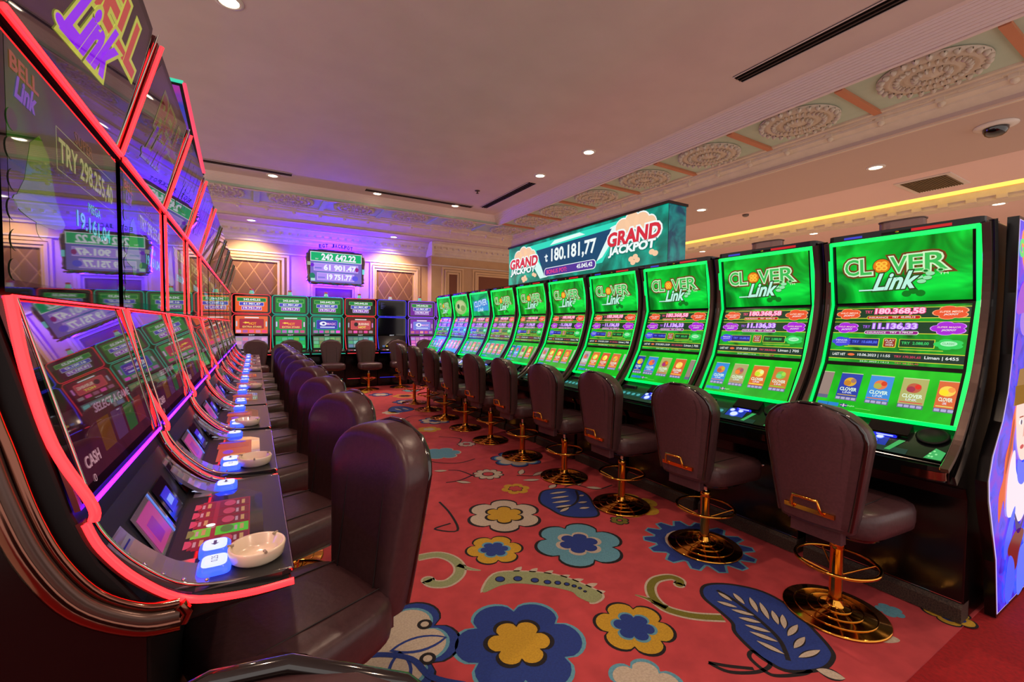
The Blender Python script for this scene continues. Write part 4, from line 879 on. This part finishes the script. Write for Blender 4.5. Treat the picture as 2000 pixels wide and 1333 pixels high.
# ================================================================ BACK ROW
def make_back(label, loc, neon, bgs, art, dead=False):
    t = thing('slot_machine', label, 'slot machine', loc, 0, 'slot machines along the back wall')
    NE = emi(neon, 1.15, True); hw_ = .345
    mb = MB(); mb.prismx([(-.12, .007), (-.12, .70), (-.30, .76), (-.30, .82), (-.10, .86), (.02, 1.15), (.02, 1.99), (.06, 2.0), (.55, 2.0), (.60, .007)], -hw_, hw_, BLACK); mb.build('cabinet', t)
    PT = [(-.085, .86), (.0, 1.15), (.0, 1.59), (.0, 1.985)]
    names = ('lower_display', 'middle_display', 'upper_display')
    def rr(x0, y0, x1, y1, r):
        pts = []
        for cx, cy, a0 in ((x1-r, y1-r, 0), (x0+r, y1-r, PI/2), (x0+r, y0+r, PI), (x1-r, y0+r, 1.5*PI)):
            for i in range(4):
                q = a0+PI/2*i/3; pts.append((cx+r*math.cos(q), cy+r*math.sin(q)))
        return pts
    low = [(-.29, -.12, .80), (-.325, -.10, .88), (-.335, -.022, 1.14), (-.335, -.018, 1.53), (-.30, -.018, 1.575), (.30, -.018, 1.575), (.335, -.018, 1.53), (.335, -.022, 1.14), (.325, -.10, .88), (.29, -.12, .80)]
    pieces('neon_frame', t, [lambda mb: mb.tube([(x, -.018, z) for x, z in rr(-.335, 1.60, .335, 1.98, .05)], .008, NE, 8, True), lambda mb: mb.tube(low, .008, NE, 8), lambda mb: mb.tube([(-.33, -.305, .775), (.33, -.305, .775)], .007, NE, 8), lambda mb: mb.tube([(-.30, -.125, .20), (.30, -.125, .20)], .004, NE, 6)])
    for j in range(3):
        a, b = PT[j], PT[j+1]; V = Vector((0, b[0]-a[0], b[1]-a[1])); N = Vector((1, 0, 0)).cross(V).normalized(); H = V.length
        O = Vector((-.325, a[0], a[1]))+N*.022; c = Cv(O, (1, 0, 0), V, N, .001); W = .65
        c.rrect(0, .008, W, H-.008, .03, pbr('machine_bezel', (9, 9, 12), .1, coat=.5), 0)
        x0, y0, x1, y1 = .045, .045, W-.045, H-.045
        if j == 0: y0 = .02; y1 = H-.02
        w2, h2 = x1-x0, y1-y0
        if dead:
            c.rect(x0, y0, x1, y1, pbr('dead_display', (10, 10, 22), .12), 1)
            if j == 2:
                for q in range(5): c.poly([(x0+.02, y0+h2*(.45+.1*q)), (x0+w2*(.16+.05*(q % 3)), y0+h2*(.47+.1*q)), (x0+.02, y0+h2*(.52+.1*q))], E(60, 56, 110), 2)
            elif j == 0:
                for q in range(6): c.rrect(x0+w2*(.08+.14*q), y0+.01, x0+w2*(.18+.14*q), y0+.05, .008, E(180, 150, 60) if q % 2 else E(60, 100, 160), 2)
        else:
            if j == 2:
                c.rect(x0, y0, x1, y1, emi(bgs[0], 1.0, True), 1)
                LG, WH = E(150, 220, 110), E(245, 245, 250)
                for (u0, u1, v0, v1, col, tx) in ((.05, .95, .66, .90, (10, 130, 60), '242.642,22'), (.12, .88, .38, .62, (70, 70, 190), '61.901,47'), (.19, .81, .10, .34, (140, 60, 190), '19.751,77')):
                    c.rect(x0+w2*u0, y0+h2*v0, x0+w2*u1, y0+h2*v1, LG if v0 > .6 else WH, 2); c.rect(x0+w2*u0+.005, y0+h2*v0+.005, x0+w2*u1-.005, y0+h2*v1-.005, E(*col), 3)
                    c.text(tx, x0+w2*(u0+u1)/2-w2*.25, y0+h2*(v0+.05), x0+w2*(u0+u1)/2+w2*.27, y0+h2*(v1-.05), WH, 4, .03)
            elif j == 1:
                c.rect(x0, y0, x1, y1, emi(bgs[1], 1.0, True), 1)
                c.rrect(x0+w2*.12, y0+h2*.28, x0+w2*.88, y0+h2*.84, .02, E(*jit(art[0], 20)), 2); c.rrect(x0+w2*.135, y0+h2*.30, x0+w2*.865, y0+h2*.82, .018, E(*art[1]), 3)
                c.rect(x0+w2*.28, y0+h2*.88, x0+w2*.72, y0+h2*.94, E(240, 235, 240), 2)
                if art[2] == 'star':
                    c.flower(x0+w2*.33, y0+h2*.62, h2*.17, 5, E(255, 210, 70), 4, .55, 6, .3); c.text('HOT', x0+w2*.42, y0+h2*.50, x0+w2*.64, y0+h2*.64, E(250, 160, 40), 4, .03); c.text('EXTRA STARS', x0+w2*.22, y0+h2*.34, x0+w2*.80, y0+h2*.43, E(250, 225, 120), 4, .02)
                elif art[2] == 'card':
                    c.ell(x0+w2*.32, y0+h2*.60, w2*.08, h2*.13, E(40, 30, 40), 4); c.text('BURNING', x0+w2*.42, y0+h2*.55, x0+w2*.82, y0+h2*.70, E(250, 220, 200), 4, .02); c.text('HOT', x0+w2*.42, y0+h2*.36, x0+w2*.70, y0+h2*.48, E(250, 225, 90), 4, .03)
                else:
                    c.ell(x0+w2*.36, y0+h2*.62, w2*.13, h2*.13, E(235, 235, 250), 4); c.ell(x0+w2*.37, y0+h2*.62, w2*.05, h2*.06, E(60, 50, 160), 5); c.text('MAGIC', x0+w2*.50, y0+h2*.54, x0+w2*.82, y0+h2*.68, E(240, 170, 230), 4, .02); c.rect(x0+w2*.25, y0+h2*.36, x0+w2*.78, y0+h2*.44, E(190, 200, 245), 4)
                for q in range(5): c.rrect(x0+w2*(.02+.2*q), y0+h2*.04, x0+w2*(.17+.2*q), y0+h2*.20, .01, E(*jit((200, 110, 170), 50)), 3)
                for q in (0, 1): c.rrect(x0+w2*(.015+.92*q), y0+h2*.4, x0+w2*(.06+.92*q), y0+h2*.7, .008, E(*jit((200, 170, 210), 40)), 3)
            else:
                c.rect(x0, y0, x1, y1, emi(bgs[2], .9, True), 1)
                for r_ in range(3):
                    for q in range(5): c.rrect(x0+w2*(.02+.195*q), y0+h2*(.05+.30*r_), x0+w2*(.19+.195*q), y0+h2*(.30+.30*r_), .01, E(*jit(bgs[3], 35)), 2)
        c.build(names[j], t)
    c = Cv((-.05, -.024, 1.155), (1, 0, 0), (0, 0, 1), (0, -1, 0)); c.text('EGT', 0, 0, .10, .018, E(215, 215, 225), 1, .03); c.build('brand_plate', t)
    mb = MB(); mb.prismx([(-.29, .822), (-.10, .865), (-.10, .868), (-.29, .825)], -.31, .31, pbr('back_deck', (60, 56, 60), .2, .4))
    for q in range(6): mb.box((-.26+.08*q, -.26, .830), (-.21+.08*q, -.21, .845), E(*((210, 190, 200) if q % 2 else (170, 60, 80))))
    mb.build('button_deck', t)
    mb = MB(); mb.lathe([(.045, 2.0), (.045, 2.03), (.035, 2.035), (.035, 2.06), (.03, 2.07), (0, 2.072)], E(110, 190, 160) if not dead else E(190, 180, 170), 16, (0, .15, 0)); mb.lathe([(.036, 2.072), (.036, 2.10), (0, 2.105)], E(160, 40, 40), 16, (0, .15, 0)); mb.build('candle_lamp', t)
    return t
RD, TL, BL, PU = (235, 50, 60), (16, 170, 140), (50, 50, 235), (150, 80, 250)
specs = [(-.04, 'red machine at the left end of the back row with an orange star game', RD, ((236, 88, 40), (236, 100, 60), (170, 140, 190), (190, 120, 180)), ((120, 50, 50), (170, 40, 60), 'star'), False),
 (.66, 'bright green machine with a teal edge at the back, orange star game', TL, ((0, 130, 50), (10, 150, 70), (30, 170, 80), (70, 190, 110)), ((180, 60, 90), (190, 50, 80), 'star'), False),
 (1.37, 'green machine at the back under the jackpot wall sign, blue game picture', TL, ((0, 110, 34), (0, 130, 90), (70, 130, 90), (100, 150, 110)), ((60, 120, 220), (60, 50, 170), 'eye'), False),
 (2.075, 'red-framed machine in the middle of the back row with a playing card game', RD, ((40, 8, 26), (90, 22, 30), (60, 110, 110), (110, 150, 150)), ((220, 90, 90), (196, 70, 80), 'card'), False),
 (2.78, 'switched-off machine with a blue glowing frame in the back row', BL, None, None, True),
 (3.50, 'purple machine in the back row with a pale cat picture', PU, ((110, 10, 150), (120, 30, 170), (150, 60, 170), (190, 110, 190)), ((150, 120, 230), (110, 120, 220), 'eye'), False),
 (4.205, 'purple machine in the back row, mostly hidden behind the farthest green machine', PU, ((110, 10, 150), (150, 40, 130), (150, 60, 170), (190, 110, 190)), ((200, 120, 180), (190, 60, 110), 'card'), False)]
for x, l, ne, bgs, art, dead in specs: make_back(l, (x, 10.32, 0), ne, bgs, art, dead)

# ================================================================ HANGING / WALL DISPLAYS
# long teal jackpot display on top of the right-hand row
t = thing('jackpot_display', 'long teal jackpot display on top of the green machines, showing 180.181,77', 'jackpot display', (0, 0, 0))
mb = MB(); mb.box((3.305, 2.815, 2.02), (3.55, 5.76, 2.56), BLACK); mb.build('housing', t)
mb = MB(); mb.box((3.29, 2.80, 2.56), (3.56, 5.77, 2.585), pbr('brown_black_trim', (44, 24, 24), .3)); mb.box((3.29, 2.80, 1.995), (3.56, 5.77, 2.02), pbr('brown_black_trim', (44, 24, 24), .3))
mb.build('edge_trim', t)
for y in (3.26, 4.0, 4.7, 5.5):
    mb = MB(); mb.box((3.40, y-.02, 1.967), (3.48, y+.02, 1.995), BLACKM); mb.build('bracket', t)
TEAL = cloud('teal_picture', (0, 84, 74), (0, 176, 150), 1.05, 2.2, c3=(0, 128, 110))
c = Cv((3.3045, 5.76, 2.02), (0, -1, 0), (0, 0, 1), (-1, 0, 0), .001); W, H = 2.945, .54
TB, WH, RD_, CR = E(0, 70, 110), E(240, 250, 248), E(214, 40, 60), E(246, 200, 160)
c.rect(0, 0, W, H, TEAL, 0)
def sx_(y): return 5.76-y
c.poly([(sx_(5.25), .50), (sx_(3.38), .51), (sx_(3.70), .10), (sx_(4.95), .07)], E(40, 220, 190), 1)
c.poly([(sx_(5.30), .44), (sx_(5.18), .48), (sx_(4.75), .04), (sx_(4.92), .03)], E(210, 248, 240), 2); c.poly([(sx_(3.58), .46), (sx_(3.36), .50), (sx_(3.70), .16), (sx_(3.86), .10)], E(225, 250, 245), 2); c.poly([(sx_(4.7), .44), (sx_(4.0), .46), (sx_(4.1), .50), (sx_(4.6), .49)], E(225, 252, 246), 2)
c.poly([(sx_(5.02), .415), (sx_(3.56), .445), (sx_(3.82), .09), (sx_(4.82), .06)], TB, 3)
c.text('180.181,77', sx_(4.66), .21, sx_(3.81), .385, WH, 5, .03); c.text('t', sx_(4.80), .24, sx_(4.75), .33, WH, 5, .03); c.rect(sx_(4.82), .30, sx_(4.74), .31, WH, 5)
c.rrect(sx_(4.82), .045, sx_(3.80), .155, .05, WH, 5); c.rrect(sx_(4.81), .053, sx_(3.81), .147, .045, E(80, 50, 150), 6); c.text('BONUS POT:', sx_(4.76), .075, sx_(4.33), .125, E(230, 60, 130), 7, .03); c.text('45.045,42', sx_(4.14), .075, sx_(3.86), .13, WH, 7, .03)
def grand(x0, x1, yb, yt, sc_):
    m_ = (yb+yt)/2; w = x1-x0
    for q, (dx, dy, r) in enumerate(((.30, .88, .16), (.48, .98, .15), (.66, .92, .16), (.82, .80, .12))): c.ell(x0+w*dx, yb+(yt-yb)*dy, w*r, (yt-yb)*.22, WH, 3); c.ell(x0+w*dx, yb+(yt-yb)*dy, w*r*.9, (yt-yb)*.19, CR, 4)
    c.text('GRAND', x0, yb+(yt-yb)*.50, x1, yb+(yt-yb)*.80, RD_, 7, .045, .1, 0, WH, .04); c.text('JACKPOT', x0+w*.02, yb+(yt-yb)*.24, x0+w*.92, yb+(yt-yb)*.47, WH, 7, .05, .1, 0, E(0, 110, 96), .03)
    for dx, dy in ((.48, .12), (.56, .16), (.52, .04), (.60, .08), (.86, .20), (.92, .16)): c.ell(x0+w*dx, yb+(yt-yb)*dy, w*.05, (yt-yb)*.06, CR, 5)
grand(sx_(3.61), sx_(2.90), .03, .48, 1); grand(sx_(5.70), sx_(4.98), .02, .44, 1)
c.build('front_screen', t)
c = Cv((3.31, 2.8145, 2.02), (1, 0, 0), (0, 0, 1), (0, -1, 0), .001); c.rect(0, 0, .24, .54, cloud('teal_side_picture', (0, 60, 84), (0, 136, 130), 1.0, 5), 0); c.build('side_screen', t)

# framed jackpot sign on the back wall
t = thing('jackpot_sign', 'framed jackpot sign glowing violet on the back wall, showing 242 642.22', 'sign', (1.68, 11.18, 2.735))
BR = pbr('carved_brown_frame', (118, 84, 82), .5, noise=(70, 76, 84), scale=18)
mb = MB(); pts = []
for i in range(72):
    a = 2*PI*i/72; cx, sz = math.cos(a), math.sin(a); e = .28
    x = .64*abs(cx)**e*(1 if cx > 0 else -1); z = .40*abs(sz)**e*(1 if sz > 0 else -1); k = 1+.02*math.sin(9*a)+.018*math.sin(23*a); pts.append((x*k, z*k))
pts_ = pts
mb.loft([[(x, .02, z) for x, z in pts], [(x, -.10, z) for x, z in pts], [(x*.96, -.12, z*.94) for x, z in pts]], BR); mb.build('frame', t)
c = Cv((-.565, -.1205, -.352), (1, 0, 0), (0, 0, 1), (0, -1, 0), .0012); WH = E(240, 240, 255)
c.rect(0, 0, 1.13, .69, E(120, 100, 200), 0)
c.rect(0, .475, 1.13, .69, WH, 1); c.rect(.012, .487, 1.118, .678, E(0, 176, 110), 2); c.text('TRY', .10, .51, .17, .54, WH, 3); c.text('242 642.22', .24, .51, .99, .65, WH, 3, .04)
for (x0, x1, y0, tx) in ((.07, 1.05, .255, '61 901.47'), (.14, .96, .04, '19 751.77')):
    c.rect(x0, y0, x1, y0+.175, E(214, 180, 255), 1); c.rect(x0+.01, y0+.01, x1-.01, y0+.165, E(176, 140, 246), 2); c.text(tx, x0+.22, y0+.03, x1-.06, y0+.145, WH, 3, .05); c.rect(x0+.02, y0+.05, x0+.17, y0+.08, E(120, 110, 220), 3)
    c.rect(x0+.02, y0+.182, x1-.02, y0+.20, E(90, 120, 200), 2)
c.ell(.04, .13, .06, .07, E(0, 120, 100), 3); c.ell(.98, .12, .07, .06, E(90, 80, 230), 3); c.ell(1.02, .33, .04, .05, E(150, 20, 130), 3); c.ell(.04, .38, .04, .04, E(110, 20, 210), 3); c.rect(.01, .02, .10, .08, E(170, 220, 210), 4)
c.build('screen', t)
mb = MB()
for q in range(26):
    a = random.random()*PI*2; x = -.55+1.1*q/25; mb.tube([(x-.05, -.121, -.375+random.uniform(-.02, .02)), (x+.06, -.125, -.39+random.uniform(-.02, .02))], .014, pbr('frame_leaf_%d' % (q % 4), [(40, 90, 110), (110, 50, 60), (60, 60, 70), (30, 120, 130)][q % 4], .5), 6)
mb.box((.58, -.125, -.12), (.63, -.115, .0), E(120, 220, 220)); mb.box((-.63, -.125, .02), (-.56, -.115, .10), E(170, 170, 150)); mb.build('frame_carving', t)
c = Cv((-.38, -.05, .40), (1, 0, 0), (0, 0, 1), (0, -1, 0), .001)
DV = pbr('dark_violet_letter', (44, 16, 90), .4)
tx = 'EGT JACKPOT'
for i, ch in enumerate(tx):
    if ch != ' ': u = (i+.5)/len(tx); c.text(ch, .76*u-.026, .075-.16*(u-.5)**2, .76*u+.022, .155-.16*(u-.5)**2, DV, 1, .03)
c.build('sign_lettering', t)
VIOM = emi((48, 8, 255), 420, True)
mb = MB(); R2 = [(x*.97, z*.95) for x, z in pts_]
mb.tube([(x, .105, z) for x, z in R2], .012, VIOM, 6, True); mb.tube([(-.36, .125, .40), (.36, .125, .40)], .012, VIOM, 6); mb.build('led_strip', t)
mb = MB()
for x, z in ((-.4, .2), (.4, .2), (0, -.2)): mb.box((x-.02, .02, z-.02), (x+.02, .32, z+.02), BLACKM)
mb.build('standoff', t)

# lit artwork panel that closes the right-hand row
t = thing('light_box_panel', 'tall black end panel with lit blue artwork of a red-haired woman at the right edge', 'advertising panel', (0, 0, 0))
OUT = [(3.125, .007), (3.06, .30), (2.905, .62), (2.885, .72), (2.93, .83), (3.06, .98), (3.13, 1.12), (3.17, 1.30), (3.19, 1.60), (3.185, 1.97), (3.98, 1.97), (3.98, .007)]
mb = MB(); n = len(OUT); vs = [(x, .615, z) for x, z in OUT]+[(x, .655, z) for x, z in OUT]
mb.add(vs, [tuple(range(n)), tuple(range(2*n-1, n-1, -1))]+[(i, (i+1) % n, n+(i+1) % n, n+i) for i in range(n)], BLACK); mb.build('panel_body', t)
c = Cv((0, .6145, 0), (1, 0, 0), (0, 0, 1), (0, -1, 0), .0008)
cxp, czp = 3.5, 1.0
c.poly([(cxp+(x-cxp)*.975, czp+(z-czp)*.985) for x, z in OUT], E(200, 180, 235), 0)
c.poly([(cxp+(x-cxp)*.955, czp+(z-czp)*.98) for x, z in OUT], cloud('blue_violet_artwork', (26, 18, 190), (112, 40, 220), 1.0, 7, c3=(40, 60, 240)), 1)
SK, HR, HD, BLU, NV = E(250, 214, 205), E(220, 84, 24), E(150, 40, 20), E(54, 96, 250), E(20, 20, 120)
c.V = c.V*.815
c.poly(smooth([(3.32, 1.33), (3.24, 1.22), (3.20, 1.08), (3.14, .98), (3.12, .86), (3.06, .76), (3.08, .60), (3.14, .72), (3.17, .66), (3.2, .82), (3.26, .92), (3.27, 1.1), (3.36, 1.26)], True), HR, 2)
c.poly(smooth([(3.26, 1.2), (3.19, 1.02), (3.15, .88), (3.19, .93), (3.24, 1.05)], True), HD, 3)
c.poly(smooth([(3.30, 1.36), (3.52, 1.44), (3.72, 1.34), (3.74, 1.10), (3.64, .94), (3.66, 1.2), (3.5, 1.36), (3.34, 1.28)], True), HR, 3)
c.poly(smooth([(3.29, 1.30), (3.30, 1.10), (3.34, .99), (3.41, .92), (3.52, .93), (3.60, 1.05), (3.62, 1.25), (3.48, 1.36)], True), SK, 4)
c.rect(3.24, 1.28, 3.66, 1.40, E(110, 74, 30), 5); c.poly([(3.22, 1.28), (3.68, 1.28), (3.62, 1.52), (3.30, 1.50)], E(140, 100, 44), 5)
for x in (3.375, 3.53): c.ell(x, 1.165, .034, .017, E(245, 245, 250), 5); c.ell(x, 1.165, .015, .016, E(60, 40, 90), 6); c.rect(x-.04, 1.195, x+.035, 1.203, HD, 6)
c.poly([(3.425, 1.15), (3.44, 1.07), (3.415, 1.065)], E(220, 160, 150), 5); c.ell(3.41, 1.005, .035, .014, E(190, 40, 60), 5)
c.poly(smooth([(3.34, .93), (3.36, .80), (3.46, .76), (3.55, .84), (3.56, .96), (3.45, .90)], True), BLU, 6)
c.poly(smooth([(3.22, .95), (3.29, 1.0), (3.33, .86), (3.42, .80), (3.60, .86), (3.66, .70), (3.56, .58), (3.44, .52), (3.30, .58), (3.20, .62), (3.18, .8)], True), E(238, 226, 240), 5)
c.poly(smooth([(3.18, .44), (3.26, .58), (3.34, .64), (3.32, .50), (3.26, .40), (3.2, .34)], True), BLU, 6); c.poly(smooth([(3.5, .42), (3.62, .56), (3.74, .62), (3.70, .40), (3.58, .30)], True), BLU, 6)
c.poly(smooth([(3.24, .40), (3.38, .48), (3.52, .44), (3.46, .34), (3.42, .24), (3.34, .22), (3.28, .32)], True), E(110, 26, 30), 7); c.poly(smooth([(3.33, .60), (3.44, .50), (3.56, .60), (3.46, .46), (3.38, .47)], True), NV, 7)
c.poly(smooth([(3.26, .34), (3.36, .28), (3.38, .12), (3.28, .04), (3.22, .14)], True), BLU, 8); c.poly(smooth([(3.46, .34), (3.60, .32), (3.62, .10), (3.46, .03), (3.42, .18)], True), E(80, 120, 255), 8)
c.V = c.V/.815
c.ell(3.36, 1.46, .09, .07, E(150, 110, 230), 3); c.poly(smooth([(3.2, 1.5), (3.3, 1.66), (3.6, 1.62), (3.7, 1.4), (3.5, 1.52)], True), E(150, 60, 210), 4); c.poly(smooth([(3.2, 1.25), (3.24, 1.4), (3.32, 1.34)], True), E(90, 40, 220), 4)
c.text('G', 3.20, 1.78, 3.27, 1.86, E(90, 220, 110), 4, .05); c.poly(smooth([(3.24, 1.9), (3.5, 1.93), (3.7, 1.8), (3.5, 1.7), (3.3, 1.72)], True), E(250, 150, 60), 3); c.ell(3.42, 1.80, .12, .06, E(170, 230, 190), 4)
c.build('artwork', t)

# tall glowing topper over the left row
t = thing('illuminated_topper', 'tall pink and blue glowing topper rising behind the left-hand machines', 'illuminated topper', (-.60, 3.23, 2.292))
A = [(-.35, 0, 0), (.345, 0, 0), (.255, 0, .50), (-.35, 0, .50)]
mb = MB(); mb.add(A+[(x, .04, z) for x, y, z in A], [(0, 1, 2, 3), (7, 6, 5, 4), (0, 4, 5, 1), (1, 5, 6, 2), (2, 6, 7, 3), (3, 7, 4, 0)], BLACK); mb.build('housing', t)
mb = MB(); mb.tube([(.345, -.004, 0), (.255, -.004, .50)], .010, emi((240, 70, 100), 1.2), 8); mb.tube([(-.35, -.004, .505), (.25, -.004, .505)], .010, emi((60, 210, 170), 1.1), 8); mb.build('neon_frame', t)
A = [(-.33, -.002, .02), (.315, -.002, .02), (.232, -.002, .48), (-.33, -.002, .48)]
mb = MB(); mb.add(A, [(0, 1, 2, 3)], cloud('pink_blue_picture', (40, 60, 180), (190, 40, 150), .9, 4, sample=False)); mb.build('picture', t)
